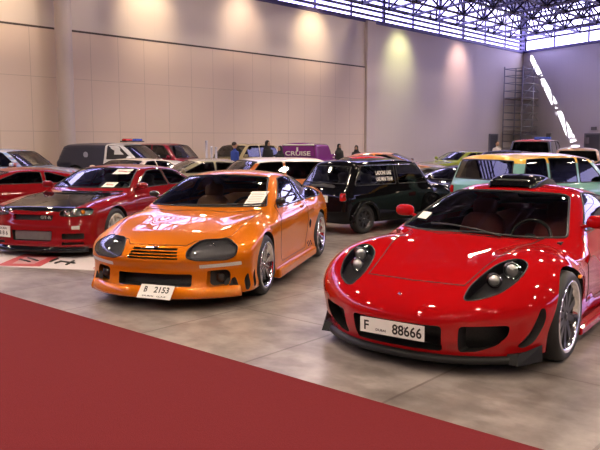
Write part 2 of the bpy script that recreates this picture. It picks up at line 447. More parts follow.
SILV = pm('silver_wheel', (.5, .5, .52), .3, .8, noise=.06)
DISC = pm('brake_steel', (.3, .3, .31), .35, 1.0, noise=.1)
TRIM = pm('cabin_trim_dark', (.02, .02, .022), .7, noise=.3)
LENS = glassmat('lamp_lens', (.75, .75, .78)); LENSD = glassmat('smoked_lens', (.30, .30, .32))
GLASS = glassmat('tinted_glass', (.68, .71, .70)); GLASSD = glassmat('dark_tinted_glass', (.12, .12, .13)); GLASSC = glassmat('clear_glass', (.82, .85, .84))
PLATE = pm('plate_white', (.78, .78, .76), .35, noise=.03); INK = pm('plate_ink', (.01, .01, .01), .5, noise=.1)
PAPER = pm('paper_white', (.8, .78, .74), .8, noise=.03); REDINK = pm('red_ink', (.5, .03, .03), .6, noise=.1)
AMBER = pm('amber_lens', (.8, .25, .02), .15, coat=.5, noise=.1); TAIL = pm('red_tail_lens', (.45, .01, .01), .12, coat=1, noise=.1)

# ---------------------------------------------------------------- car skin to parts
def cdt_skin(S, nu, nv, regions, seams=()):
    """triangulate the skin with every region outline in it; returns positions, normals, triangles and a region index per triangle"""
    us = np.linspace(-1, 1, nu); vs = np.linspace(-1, 1, nv)
    G = np.array([(u, v) for u in us for v in vs])
    inner = (np.abs(G) < 0.999).all(1)
    verts = []; faces = []; owner = []; pe = []
    polys = []
    for ri, rg in enumerate(regions):
        for P in rg['uvs']:
            base = len(verts); verts += [Vector((float(a), float(b))) for a, b in P]
            owner.append(ri); polys.append(P); pe += [(base + i, base + (i + 1) % len(P)) for i in range(len(P))]
    border = [(-1, v) for v in vs] + [(u, 1) for u in us[1:]] + [(1, v) for v in vs[::-1][1:]] + [(u, -1) for u in us[::-1][1:-1]]
    base = len(verts); verts += [Vector(b) for b in border]; nb = len(border)
    edges = pe + [(base + i, base + (i + 1) % nb) for i in range(nb)]
    allp = np.concatenate(polys) if polys else np.zeros((0, 2))
    hu = 2 / nu * 0.45; hv = 2 / nv * 0.45
    for g in G[inner]:
        if len(allp) and (((np.abs(allp[:, 0] - g[0]) / hu) ** 2 + (np.abs(allp[:, 1] - g[1]) / hv) ** 2) < 1).any(): continue
        verts.append(Vector(g))
    V, E, Fc, ov, oe, of = delaunay_2d_cdt(verts, edges, faces, 0, 1e-6)
    UV = np.array([v[:] for v in V]); tri = np.array([f for f in Fc if len(f) == 3]); ofs = [o for f, o in zip(Fc, of) if len(f) == 3]
    cen = UV[tri].mean(1); keep = (np.abs(cen) < 0.9999).all(1)
    a, b, c = UV[tri[:, 0]], UV[tri[:, 1]], UV[tri[:, 2]]
    area = (b[:, 0] - a[:, 0]) * (c[:, 1] - a[:, 1]) - (b[:, 1] - a[:, 1]) * (c[:, 0] - a[:, 0])
    keep &= np.abs(area) > 1e-10
    tri = np.where((area < 0)[:, None], tri[:, ::-1], tri)
    reg = -np.ones(len(tri), int)
    for ow, Q in zip(owner, polys):
        lo, hi = Q.min(0), Q.max(0); idx = np.nonzero(((cen >= lo) & (cen <= hi)).all(1))[0]
        if not len(idx): continue
        px_, py_ = cen[idx, 0], cen[idx, 1]; ins = np.zeros(len(idx), bool)
        for k in range(len(Q)):
            (ax, ay), (bx, by) = Q[k - 1], Q[k]
            if ay == by: continue
            cr = ((ay > py_) != (by > py_)) & (px_ < (bx - ax) * (py_ - ay) / (by - ay) + ax); ins ^= cr
        reg[idx[ins]] = ow
    P = S.surf(np.clip(UV, -1, 1)); N = S.normal(P)
    return P, N, tri[keep], reg[keep], UV
def sub_mesh(mb, P, N, tri, m=0, off=None):
    ids = np.unique(tri); mp = -np.ones(len(P), int); mp[ids] = np.arange(len(ids))
    Q = P[ids] if off is None else P[ids] + off
    mb.add(Q, mp[tri], m, N[ids]); return ids
def border_edges(tri):
    E = {}
    for t in tri:
        for i in range(3):
            a, b = int(t[i]), int(t[(i + 1) % 3]); E[(a, b)] = 1
    return [e for e in E if (e[1], e[0]) not in E]
def chains(edges):
    nx = {}
    for a, b in edges: nx.setdefault(a, []).append(b)
    out = []
    while nx:
        a = next(iter(nx)); c = [a]; cur = a
        while cur in nx:
            b = nx[cur].pop()
            if not nx[cur]: del nx[cur]
            cur = b; c.append(cur)
        out.append(c)
    return out
INW = {'front': (-1, 0, 0), 'rear': (1, 0, 0), 'left': (0, -1, 0), 'right': (0, 1, 0), 'top': (0, 0, -1)}
def make_wheel(parent, r, rimr, width, style, spokes, rimmat, discmat=None, side=1, loc=(0, 0, 0), lip=None, steer=0.0, cap=None):
    """tyre mesh named wheel, with rim, brake disc and centre cap below it; +y is outward on side 1"""
    h = width / 2; t = MB()
    prof = [(rimr - .012, -h + .02), (rimr + .005, -h + .004), (rimr + (r - rimr) * .5, -h - .004), (r - .022, -h + .010), (r - .006, -h + .028), (r, -h + .055),
            (r, h - .055), (r - .006, h - .028), (r - .022, h - .010), (rimr + (r - rimr) * .5, h + .004), (rimr + .005, h - .004), (rimr - .012, h - .02)]
    t.lathe(prof, n=40, close=True)
    w = t.build('wheel', RUB, parent, loc=loc); w.rotation_euler = (0, 0, (0 if side > 0 else PI) + steer)
    b = MB(); lm = 1
    b.lathe([(rimr - .014, -h + .02), (rimr - .03, -h + .03), (rimr - .045, 0), (rimr - .03, h * .6), (rimr - .016, h - .03)], n=40, m=0)
    b.lathe([(rimr - .034, h - .045), (rimr - .022, h - .012), (rimr - .004, h + .003), (rimr + .006, h + .001), (rimr + .004, h - .012)], n=40, m=lm)
    y0 = h - .035; hub = rimr * .20
    b.lathe([(0.001, y0), (hub * .7, y0), (hub, y0 - .012), (hub, y0 - .06)], n=20, m=0)
    for k in range(spokes):
        a = 2 * PI * k / spokes + .3
        for sgn in ((-1, 1) if style == 'twin' else (0,)):
            a1 = a + sgn * .10; a2 = a + sgn * .17
            ri, ro = hub * .8, rimr - .02; wi = {'thin': .012, 'fat': .030, 'twin': .011, 'five': .034}[style]; wo = wi * {'thin': .9, 'fat': 1.5, 'twin': .9, 'five': .75}[style]
            ca, sa = math.cos(a1), math.sin(a1); cb, sb = math.cos(a2), math.sin(a2)
            def pt(rr, c_, s_, off, y): return (rr * c_ - off * s_, y, rr * s_ + off * c_)
            yo = y0 + .006 if style != 'fat' else y0
            P = [pt(ri, ca, sa, -wi, y0 - .035), pt(ro, cb, sb, -wo, yo - .03), pt(ro, cb, sb, wo, yo - .03), pt(ri, ca, sa, wi, y0 - .035),
                 pt(ri, ca, sa, -wi * .7, y0 + .004), pt(ro, cb, sb, -wo * .7, yo + .004), pt(ro, cb, sb, wo * .7, yo + .004), pt(ri, ca, sa, wi * .7, y0 + .004)]
            b.hexa(P, 0)
    rim = b.build('rim', [rimmat, lip or rimmat], w)
    d = MB(); d.lathe([(.05, -.01), (rimr * .72, -.01), (rimr * .72, .012), (.05, .012)], n=32, close=True)
    d.build('brake_disc', discmat or DISC, w)
    c = MB(); c.lathe([(.001, y0 + .012), (hub * .45, y0 + .010), (hub * .55, y0)], n=16); c.build('centre_cap', cap or rimmat, w)
    return w
def seat(parent, x, y, z, mat, label=None):
    b = MB(); b.sup((x, y, z), (.25, .24, .10)); b.build('seat_cushion', mat, parent)
    R = Matrix.Rotation(math.radians(-18), 4, 'Y')
    b = MB(); b.sup((x - .30, y, z + .28), (.085, .24, .32), rot=R); b.sup((x - .41, y, z + .64), (.055, .13, .09), rot=R)
    b.build('seat_back', mat, parent)
def steering(parent, x, y, z, mat, r=.18, tilt=65):
    R = Matrix.Rotation(math.radians(tilt), 4, 'Y'); b = MB()
    pts = [Vector((x, y, z)) + R.to_3x3() @ Vector((r * math.cos(a), r * math.sin(a), 0)) for a in np.linspace(0, 2 * PI, 29)[:-1]]
    b.tube(pts, .016, closed=True, n=8)
    for a in (PI / 2, -PI / 2, 0): b.tube([Vector((x, y, z)), Vector((x, y, z)) + R.to_3x3() @ Vector((r * math.cos(a), r * math.sin(a), 0))], .014)
    b.sup((x, y, z), (.05, .05, .02), rot=R); b.build('steering_wheel', mat, parent)
def mirror(parent, x, y, z, mat, side, size=(.07, .11, .065), arm=.09):
    b = MB(); s = side
    b.sup((x, y + s * (arm + size[1] * .8), z + .03), size, 0, n=2.6, seg=20)
    b.tube([(x + .02, y - s * .04, z - .03), (x + .01, y + s * arm * .6, z - .01), (x, y + s * (arm + size[1] * .5), z + .01)], [.022, .016, .018], 0, n=8)
    o = b.build('side_mirror', mat, parent)
    g = MB(); g.sup((x - size[0] * .86, y + s * (arm + size[1] * .8), z + .03), (.012, size[1] * .82, size[2] * .80), 0, n=2.6, seg=16); g.build('mirror_glass', CHROME, o)
    return o

def make_car(name, spec, pose, label, cat='car', group=None, paintmat=None, regions=(), nu=110, nv=66, interior=True, glass=None, glass_f=None,
             wheels=None, seatmat=None, gapr=.0035, doors=(), roofmat=None, sides=True, headliner=True, side_w=None, z0=0.0, arch_trim=None, win_trim=RUB):
    root = empty(name, (pose[0], pose[1], z0), math.radians(pose[2]), label, cat, group)
    S = Shape(spec); p = spec; W = p['wheel']
    glass = glass or GLASSD; glass_f = glass_f or GLASS
    R = []
    def addreg(nm, view, pts, mirror_=True, **kw):
        for sgn in ((1, -1) if mirror_ else (1,)):
            v = view
            if view in ('left', 'right'): v = 'left' if sgn > 0 else 'right'; q = pts
            else: q = [(a * (1 if view == 'top' else sgn), b * (sgn if view == 'top' else 1)) for a, b in pts]
            X = S.proj(v, q)
            if len(X) < 3: continue
            UV = S.to_uv(X)
            if kw.get('arch'):
                UV = arch_fix(UV, X, S)
            R.append(dict(kw, name=nm, view=v, uvs=[UV], X=X, sgn=sgn))
    def arch_fix(UV, X, S):
        out = []
        for uv, x in zip(UV, X):
            r = max(abs(uv[0]), abs(uv[1]))
            if x[2] <= S.zb + .012: uv = uv / r * 1.03
            out.append(uv)
        return np.array(out)
    for rg in regions:
        if rg.get('early'): addreg(rg['name'], rg['view'], rg['pts'], rg.get('mirror', True), **{k: v for k, v in rg.items() if k not in ('name', 'view', 'pts', 'mirror')})
    for dpoly in doors:
        addreg('door', 'left', densify(dpoly, .05, .04), True, mat='paint', gap=gapr)
    sws = side_w if side_w is not None else side_glass(p)
    if sides:
        for k, q in enumerate(sws):
            addreg('side_window', 'left', densify(q, .05, .03), True, mat=glass, gap=.009, gapmat=win_trim)
    for rg in regions:
        if not rg.get('early'): addreg(rg['name'], rg['view'], rg['pts'], rg.get('mirror', True), **{k: v for k, v in rg.items() if k not in ('name', 'view', 'pts', 'mirror')})
    for ax, rr, yy in ((W['fx'], W['arch'], W['y']), (W['rx'], W.get('archr', W['arch']), W['yr'])):
        a0 = math.asin(min(.95, max(-.95, (S.zb - W['r']) / rr)))
        arc = [(ax + rr * math.cos(a), max(W['r'] + rr * math.sin(a), S.zb)) for a in np.linspace(a0, PI - a0, 30)]
        arc = arc + [(arc[-1][0] + (arc[0][0] - arc[-1][0]) * t, S.zb) for t in (.25, .5, .75)]
        addreg('wheel_arch', 'left', arc, True, arch=True)
    P, N, tri, reg, UV = cdt_skin(S, nu, nv, R)
    body = MB(); kill = [i for i, r in enumerate(R) if r['name'] != '']
    pmx = paintmat
    sub_mesh(body, P, N, tri[reg < 0], 0)
    # underside and wheel wells belong to the body
    be = border_edges(tri)
    rim = [c for c in chains(be)]; rim = max(rim, key=len)
    ids = rim[:-1]; cc = P[ids].mean(0); zb = S.zb
    body.add([(P[i][0], P[i][1], P[i][2]) for i in ids] + [(cc[0], 0, zb)], [(k, (k + 1) % len(ids), len(ids))[::-1] for k in range(len(ids))], 1, smooth=False)
    for i, r in enumerate(R):
        T = tri[reg == i]
        if len(T) == 0: continue
        nm = r['name']
        if nm == 'wheel_arch':
            d = np.array(INW[r['view']]) * .30
            E = border_edges(T); V = []; Fs = []
            for a, b in E:
                k = len(V); V += [P[a], P[b], P[b] + d, P[a] + d]; Fs.append((k, k + 1, k + 2, k + 3))
            body.add(V, Fs, 1, smooth=False); sub_mesh(body, P + d, N, T, 1)
            if arch_trim:
                ch = max(chains([e for e in E if P[e[0]][2] > S.zb + .004]), key=len)
                body.tube([P[q] + N[q] * .004 for q in ch], .02, 2, n=6)
            continue
        mats = []; b = MB(); mt = r.get('mat')
        if mt == 'paint': mt = pmx
        inw = np.array(INW[r['view']], float)
        if r.get('pocket'):
            d = inw * r['pocket']; E = border_edges(T); V = []; Fs = []
            for a, c in E:
                k = len(V); V += [P[a], P[c], P[c] + d, P[a] + d]; Fs.append((k, k + 1, k + 2, k + 3))
            b.add(V, Fs, 0, smooth=False); sub_mesh(b, P + d, N, T, 1)
            mats = [r.get('wall') or mt, mt]
            if mats[0] == 'paint': mats[0] = pmx
        else:
            sub_mesh(b, P, N, T, 0, off=(r['off'] if 'off' in r else None)); mats = [mt]
        if r.get('gap'):
            for ch in chains(border_edges(T)):
                if len(ch) < 4: continue
                cl = ch[0] == ch[-1]; q = ch[:-1] if cl else ch
                if r.get('arch'): q = ch
                b.tube([P[j] + N[j] * .0005 for j in q], r['gap'], len(mats), n=5, closed=cl)
            mats.append(r.get('gapmat') or GAP)
        o = b.build(nm, mats, root, normals=True)
        if r.get('label'): o['label'] = r['label']
        if r.get('lens'):
            q = MB(); sub_mesh(q, P + N * .001, N, T, 0); q.build('lens', r['lens'], o, normals=True)
            for (lx, ly, lz, lr, mt2) in r.get('bulbs', ()):
                q = MB(); q.sup((lx, ly * r['sgn'], lz), (lr * .5, lr * .9, lr * .9), n=2, seg=18)
                q.lathe([(lr * 1.02, -.01), (lr * 1.25, .012), (lr * 1.3, .005)], axis='x', n=20, m=1, c=(lx, ly * r['sgn'], lz))
                q.build('lamp_unit', [mt2, CHROME], o)
    ob = body.build('body', [pmx, DARK, arch_trim or DARK], root, normals=True)
    if headliner and S.R is not None:
        cz = P[tri][:, :, 2].mean(1); cx = P[tri][:, :, 0].mean(1)
        Tt = tri[(reg < 0) & (cz > p['cab']['zb'] + .05)]
        if len(Tt):
            q = MB(); sub_mesh(q, P - N * .02, -N, Tt[:, ::-1], 0); q.build('headliner', TRIM, root, normals=True)
    if interior:
        c = p['cab']; zc = c['zb']; x1 = c['front'][0][0] - .25; x4 = c['rear'][1][0] + .1; sm = seatmat or TRIM
        b = MB(); yw = c['w'] - .10
        b.box(((x1 + x4) / 2, 0, S.zb + .06), (x1 - x4, yw * 2, .04)); b.box(((x1 + x4) / 2, yw, (S.zb + zc) / 2), (x1 - x4, .03, zc - S.zb - .04)); b.box(((x1 + x4) / 2, -yw, (S.zb + zc) / 2), (x1 - x4, .03, zc - S.zb - .04))
        b.sup((x1 - .10, 0, zc - .17), (.20, yw * .92, .08), n=4); b.build('cabin_trim', r_trim(seatmat), root)
        sx = x1 - .85; sy = yw * .52; hz = max(.28, zc - .52)
        for sg in (1, -1): seat(root, sx, sg * sy, hz, sm)
        steering(root, x1 - .36, sy, zc - .06, PLASTIC)
        if x4 < sx - 1.0:
            q = MB(); q.sup((sx - .85, 0, hz + .05), (.25, yw * .85, .1)); q.sup((sx - 1.12, 0, hz + .3), (.09, yw * .85, .28), rot=Matrix.Rotation(math.radians(-15), 4, 'Y')); q.build('rear_bench', sm, root)
    wk = dict(rimr=W['r'] * .72, width=.22, style='five', spokes=5, rimmat=SILV); wk.update(wheels or {})
    steer = wk.pop('steer', 0.0); wr = wk.pop('rear_rimr', None)
    for ax, yy, rs in ((W['fx'], W['y'], steer), (W['rx'], W['yr'], 0)):
        for sg in (1, -1):
            make_wheel(root, W['r'], side=sg, loc=(ax, sg * (yy - wk['width'] / 2 - .005), W['r'] - .003), steer=rs, **wk)
    return root, S
def r_trim(sm): return TRIM
def plate(parent, pos, size, normal_dir, lines, tilt=0.0, name='number_plate', roll=0.0):
    """number plate facing along local +x or -x; lines = (text, height, width, offset right, offset up)"""
    n = Vector(normal_dir).normalized(); right = Vector((0, 0, 1)).cross(n).normalized(); up = n.cross(right).normalized()
    if roll:
        up = (up + right * math.tan(roll)).normalized() * (1 / math.cos(roll))
    w, h = size; p = Vector(pos); b = MB()
    P = [p + right * sx * w / 2 + up * sy * h / 2 - n * .008 for sy in (-1,) for sx in (-1, 1)] 
    c = lambda sx, sy, k: p + right * sx * w / 2 + up * sy * h / 2 + n * k
    b.hexa([c(-1, -1, -.008), c(1, -1, -.008), c(1, 1, -.008), c(-1, 1, -.008), c(-1, -1, 0), c(1, -1, 0), c(1, 1, 0), c(-1, 1, 0)], 0)
    for (tx, th, tw, ox, oy) in lines:
        put_text(b, tx, th, tw, p + right * ox + up * oy + n * .0015, right, up, 1)
    return b.build(name, [PLATE, INK], parent)
# ---------------------------------------------------------------- the hall
def V3(x, y, z=0.0): return Vector((x, y, z))
CORNER = V3(*atdepth(520, 55.3)[:2])
E1 = Vector((650 / 715, 1, 0)).normalized()          # along the back wall, away from the camera
E2 = Vector((.537, -1, 0)).normalized()              # along the right wall, towards the camera
N1 = Vector((E1.y, -E1.x, 0))                         # back wall's normal, into the hall
N2 = Vector((E2.y, -E2.x, 0)); N2 = N2 if N2.x < 0 else -N2
WTOP = 8.2; RTOP = 11.2
LEFTEND = CORNER - E1 * 86; RIGHTEND = CORNER + E2 * 84
NEAR = V3(22, -66)
def on_back(px):
    """point of the back wall seen at this pixel column"""
    k = (px - 300) / FPX
    # CORNER + t E1 with X = k Y
    t = (k * CORNER.y - CORNER.x) / (E1.x - k * E1.y)
    return CORNER + E1 * t
def on_right(px):
    k = (px - 300) / FPX
    t = (k * CORNER.y - CORNER.x) / (E2.x - k * E2.y)
    return CORNER + E2 * t
def zat(pt, py):
    """height above the floor of the pixel row at that place"""
    d = ray_px(300 + FPX * pt.x / pt.y, py); return CAMH + d[2] * pt.y / d[1]
def wallmat(name, c1, c2, rib, hseam=None, ribw=.012, ribd=.75):
    m, nt, b = nodemat(name); L = nt.links; nn = nt.nodes.new
    b.inputs['Roughness'].default_value = .75
    tc = nn('ShaderNodeTexCoord'); sp = nn('ShaderNodeSeparateXYZ'); L.new(tc.outputs['Object'], sp.inputs[0])
    def line(src, period, wdt):
        a = nn('ShaderNodeMath'); a.operation = 'DIVIDE'; a.inputs[1].default_value = period; L.new(src, a.inputs[0])
        f = nn('ShaderNodeMath'); f.operation = 'FRACT'; L.new(a.outputs[0], f.inputs[0])
        c = nn('ShaderNodeMath'); c.operation = 'LESS_THAN'; c.inputs[1].default_value = wdt / period; L.new(f.outputs[0], c.inputs[0]); return c.outputs[0]
    o = line(sp.outputs[0], rib, ribw)
    if hseam:
        mx = nn('ShaderNodeMath'); mx.operation = 'MAXIMUM'; L.new(o, mx.inputs[0]); L.new(line(sp.outputs[2], hseam, .018), mx.inputs[1]); o = mx.outputs[0]
    nz = nn('ShaderNodeTexNoise'); nz.inputs['Scale'].default_value = .8; L.new(tc.outputs['Object'], nz.inputs['Vector'])
    m1 = nn('ShaderNodeMix'); m1.data_type = 'RGBA'; m1.inputs[6].default_value = (*c1, 1); m1.inputs[7].default_value = (*c2, 1); L.new(nz.outputs['Fac'], m1.inputs[0])
    m2 = nn('ShaderNodeMix'); m2.data_type = 'RGBA'; m2.inputs[7].default_value = (*[c * ribd for c in c1], 1); L.new(m1.outputs[2], m2.inputs[6]); L.new(o, m2.inputs[0])
    L.new(m2.outputs[2], b.inputs['Base Color']); return m
def slab(name, A, B, z0, z1, thick, mat, nrm, kind='structure', parent=None):
    """upright slab from A to B; its object x runs along it"""
    d = (B - A); Lh = d.length; d = d.normalized(); o = MB()
    lx = Lh; s = 1 if d.cross(nrm).z > 0 else -1
    P = [(0, 0, z0), (lx, 0, z0), (lx, -s * thick, z0), (0, -s * thick, z0)]
    P += [(a, b, z1) for a, b, _ in P]
    o.hexa(P, 0); ob = o.build(name, mat, parent); ob.location = (A.x, A.y, 0); ob.rotation_euler = (0, 0, math.atan2(d.y, d.x))
    if kind: tag(ob, kind=kind)
    return ob
WUP = wallmat('wall_panel_upper', (.76, .68, .64), (.73, .65, .61), 1.3, ribd=.90)
WLOW = wallmat('wall_panel_lower', (.80, .655, .56), (.77, .63, .54), 1.22, 1.955, .02, .72)
WRIB = wallmat('wall_ribbed', (.76, .72, .76), (.73, .69, .73), .62, ribd=.90)  # right wall colour has some lilac mixed in, standing in for daylight tint
STEEL = pm('truss_steel', (.10, .09, .17), .5, .3, noise=.15)
LOUV = pm('louvre_steel', (.13, .11, .24), .5, .2, noise=.1)
DECKM = pm('roof_deck', (.06, .055, .075), .8, noise=.3, nscale=2)
def glazing_mat(es):
    m, nt, b = nodemat('daylight_glazing'); L = nt.links; nn = nt.nodes.new
    b.inputs['Base Color'].default_value = (.5, .5, .55, 1); b.inputs['Roughness'].default_value = .3
    tc = nn('ShaderNodeTexCoord'); nz = nn('ShaderNodeTexNoise'); nz.inputs['Scale'].default_value = .25; L.new(tc.outputs['Object'], nz.inputs['Vector'])
    mx = nn('ShaderNodeMix'); mx.data_type = 'RGBA'; mx.inputs[6].default_value = (.26, .20, .95, 1); mx.inputs[7].default_value = (.78, .74, 1.0, 1)
    L.new(nz.outputs['Fac'], mx.inputs[0]); L.new(mx.outputs[2], b.inputs['Emission Color']); b.inputs['Emission Strength'].default_value = es
    return m
GLZ = glazing_mat(6.0)
OUT = .35
slab('wall_back', LEFTEND, CORNER, 0, WTOP, .3, WUP, N1)
slab('wall_right', CORNER, RIGHTEND, 0, WTOP, .3, WRIB, N2)
nL = (NEAR - LEFTEND).normalized(); nR = (NEAR - RIGHTEND).normalized()
slab('wall_left', LEFTEND, NEAR, 0, RTOP, .3, WUP, Vector((-nL.y, nL.x, 0)) if True else None)
slab('wall_front', RIGHTEND, NEAR, 0, RTOP, .3, WUP, Vector((nR.y, -nR.x, 0)))
# movable panelled partition in front of the back wall, to the pilaster
pA = on_back(-260) + N1 * .12; pB = on_back(362) + N1 * .12
slab('trim_1', pA, pB, 0, zat(pB, 67.7), .12, WLOW, N1)
slab('trim_2', pA + N1 * .01, pB + N1 * .01, zat(pB, 67.7), zat(pB, 67.7) + .07, .14, pm('reveal_dark', (.08, .06, .06), .7, noise=.2), N1)
slab('trim_3', on_back(363) + N1 * .22, on_back(371) + N1 * .22, 0, WTOP, .25, pm('pilaster', (.74, .65, .62), .7, noise=.04), N1)
# window bands over the walls: louvre bars in front of bright panes
i = 0
for nm, A, B, n in (('back', LEFTEND, CORNER, N1), ('right', CORNER, RIGHTEND, N2)):
    i += 1
    w = slab('window_%d' % i, A - n * OUT, B - n * OUT, WTOP, RTOP, .04, GLZ, n)
    bars = MB(); d = (B - A).normalized(); Lh = (B - A).length
    for k in range(5 if nm == 'back' else 2):
        z = WTOP + .04 + (.30 * k if nm == 'back' else 1.15 * k); hh = .13 if k else .20
        c = (A + B) / 2 + n * .02; bars.box((c.x, c.y, z), (Lh, .12, hh), 0, Matrix.Rotation(math.atan2(d.y, d.x), 4, 'Z'))
    m = 0; q = 0.0
    while q < Lh:
        c = (B if nm == 'back' else A) + d * (-q if nm == 'back' else q) + n * .0
        bars.box((c.x, c.y, (WTOP + RTOP) / 2), (.09 if m % 3 else .22, .10, RTOP - WTOP), 0, Matrix.Rotation(math.atan2(d.y, d.x), 4, 'Z')); q += 3.0; m += 1
    tag(bars.build('trim_%d' % (3 + i), LOUV), kind='structure')
# floor
def floor_mat():
    m, nt, b = nodemat('worn_floor_slabs'); L = nt.links; nn = nt.nodes.new
    tc = nn('ShaderNodeTexCoord'); mp = nn('ShaderNodeMapping'); L.new(tc.outputs['Object'], mp.inputs[0]); mp.inputs['Scale'].default_value = (1, 1, 1)
    br = nn('ShaderNodeTexBrick'); br.offset = 0.0; br.inputs['Scale'].default_value = 1.0; br.inputs['Mortar Size'].default_value = .012; br.inputs['Brick Width'].default_value = 1.25; br.inputs['Row Height'].default_value = 1.25
    br.inputs['Color1'].default_value = (.36, .325, .31, 1); br.inputs['Color2'].default_value = (.245, .222, .215, 1); br.inputs['Mortar'].default_value = (.19, .16, .15, 1); br.inputs['Bias'].default_value = 0
    L.new(mp.outputs[0], br.inputs[0])
    n1 = nn('ShaderNodeTexNoise'); n1.inputs['Scale'].default_value = 1.3; n1.inputs['Detail'].default_value = 8; n1.inputs['Roughness'].default_value = .65; L.new(tc.outputs['Object'], n1.inputs[0])
    r1 = nn('ShaderNodeValToRGB'); r1.color_ramp.elements[0].position = .32; r1.color_ramp.elements[0].color = (.40, .375, .36, 1); r1.color_ramp.elements[1].position = .62; r1.color_ramp.elements[1].color = (1.08, 1.05, 1.03, 1); L.new(n1.outputs['Fac'], r1.inputs[0])
    mx = nn('ShaderNodeMix'); mx.data_type = 'RGBA'; mx.blend_type = 'MULTIPLY'; mx.inputs[0].default_value = 1; L.new(br.outputs[0], mx.inputs[6]); L.new(r1.outputs[0], mx.inputs[7])
    n2 = nn('ShaderNodeTexNoise'); n2.inputs['Scale'].default_value = 5; n2.inputs['Detail'].default_value = 5; L.new(tc.outputs['Object'], n2.inputs[0])
    mp2 = nn('ShaderNodeMapping'); mp2.inputs['Scale'].default_value = (.85, 1.25, 1); L.new(tc.outputs['Object'], mp2.inputs[0])
    wv = nn('ShaderNodeTexNoise'); wv.inputs['Scale'].default_value = 3.4; wv.inputs['Detail'].default_value = 6; L.new(mp2.outputs[0], wv.inputs[0])
    r3 = nn('ShaderNodeValToRGB'); r3.color_ramp.elements[0].position = .42; r3.color_ramp.elements[0].color = (.72, .70, .69, 1); r3.color_ramp.elements[1].position = .55; r3.color_ramp.elements[1].color = (1, 1, 1, 1); L.new(wv.outputs['Fac'], r3.inputs[0])
    m2 = nn('ShaderNodeMix'); m2.data_type = 'RGBA'; m2.blend_type = 'MULTIPLY'; m2.inputs[0].default_value = 1; L.new(mx.outputs[2], m2.inputs[6]); L.new(r3.outputs[0], m2.inputs[7])
    L.new(m2.outputs[2], b.inputs['Base Color'])
    r2 = nn('ShaderNodeMapRange'); r2.inputs['To Min'].default_value = .22; r2.inputs['To Max'].default_value = .5; L.new(n2.outputs['Fac'], r2.inputs[0]); L.new(r2.outputs[0], b.inputs['Roughness'])
    bp = nn('ShaderNodeBump'); bp.inputs['Strength'].default_value = .25; bp.inputs['Distance'].default_value = .004; L.new(br.outputs['Fac'], bp.inputs['Height']); bp.invert = True; L.new(bp.outputs[0], b.inputs['Normal'])
    return m
c0 = Vector(ground(0, 293) + (0,)); c1 = Vector(ground(540, 450) + (0,)); ce = (c1 - c0).normalized(); cn = Vector((ce.y, -ce.x, 0))
if cn.y > 0: cn = -cn
o = MB(); cx = 5; FL = floor_mat()
o.box((0, 0, -.1), (170, 190, .2)); fl = o.build('floor', FL); tag(fl, kind='structure'); fl.rotation_euler = (0, 0, math.atan2(ce.y, ce.x)); fl.location = (c0.x, c0.y, 0)
# carpet
def carpet_mat():
    m = pm('red_carpet_pile', (.148, .017, .021), .95, spec=.1, noise=.22, nscale=170, bump=.4)
    return m
o = MB(); A = c0 - ce * 14; B = c1 + ce * 16
def strip(mb, A, B, n, w, z0, z1, m=0):
    P = [A, B, B + n * w, A + n * w]; mb.hexa([(p.x, p.y, z0) for p in P] + [(p.x, p.y, z1) for p in P], m)
strip(o, A, B, cn, 9.0, 0, .008)
tag(o.build('carpet', carpet_mat()), 'wide plain dark red carpet laid across the floor in front of the cars', 'carpet')
# ceiling with an added slot, shaped to throw a sun streak on the right wall
SUNDIR = Vector((.50, .34, -.62)).normalized()
def up_to_roof(p, z): return p - SUNDIR * ((z - p.z) / -SUNDIR.z) * -1 if False else p + SUNDIR * ((z - p.z) / SUNDIR.z)
pU = on_right(524); pU.z = zat(pU, 56); pL = on_right(583); pL.z = .0
qU = up_to_roof(pU, RTOP); qL = up_to_roof(pL, RTOP)
outl = [LEFTEND - E1 * 2 - N1 * .8, CORNER - N1 * .8 - N2 * .8 + E1 * 1.5, RIGHTEND + E2 * 2 - N2 * .8, NEAR + Vector((0, -3, 0))]
slot = [qU - E2 * .10, qU + E2 * .38, qL + E2 * .38, qL - E2 * .42]
pts = [Vector((p.x, p.y)) for p in outl + slot]
V_, E_, F_, a_, b_, c_ = delaunay_2d_cdt(pts, [(0, 1), (1, 2), (2, 3), (3, 0), (4, 5), (5, 6), (6, 7), (7, 4)], [], 0, 1e-5)
def in_quad(p, Q):
    s_ = [(Q[(i + 1) % 4].x - Q[i].x) * (p.y - Q[i].y) - (Q[(i + 1) % 4].y - Q[i].y) * (p.x - Q[i].x) for i in range(4)]
    return all(v > 0 for v in s_) or all(v < 0 for v in s_)
mb = MB(); V3_ = [(v.x, v.y, RTOP) for v in V_]; V4_ = [(v.x, v.y, RTOP + .12) for v in V_]
for f in F_:
    c = sum((V_[i] for i in f), Vector((0, 0))) / 3
    if in_quad(c, outl) and not in_quad(c, slot):
        mb.add([V3_[i] for i in f], [(2, 1, 0)], 0, smooth=False); mb.add([V4_[i] for i in f], [(0, 1, 2)], 0, smooth=False)
tag(mb.build('ceiling', DECKM), kind='structure')
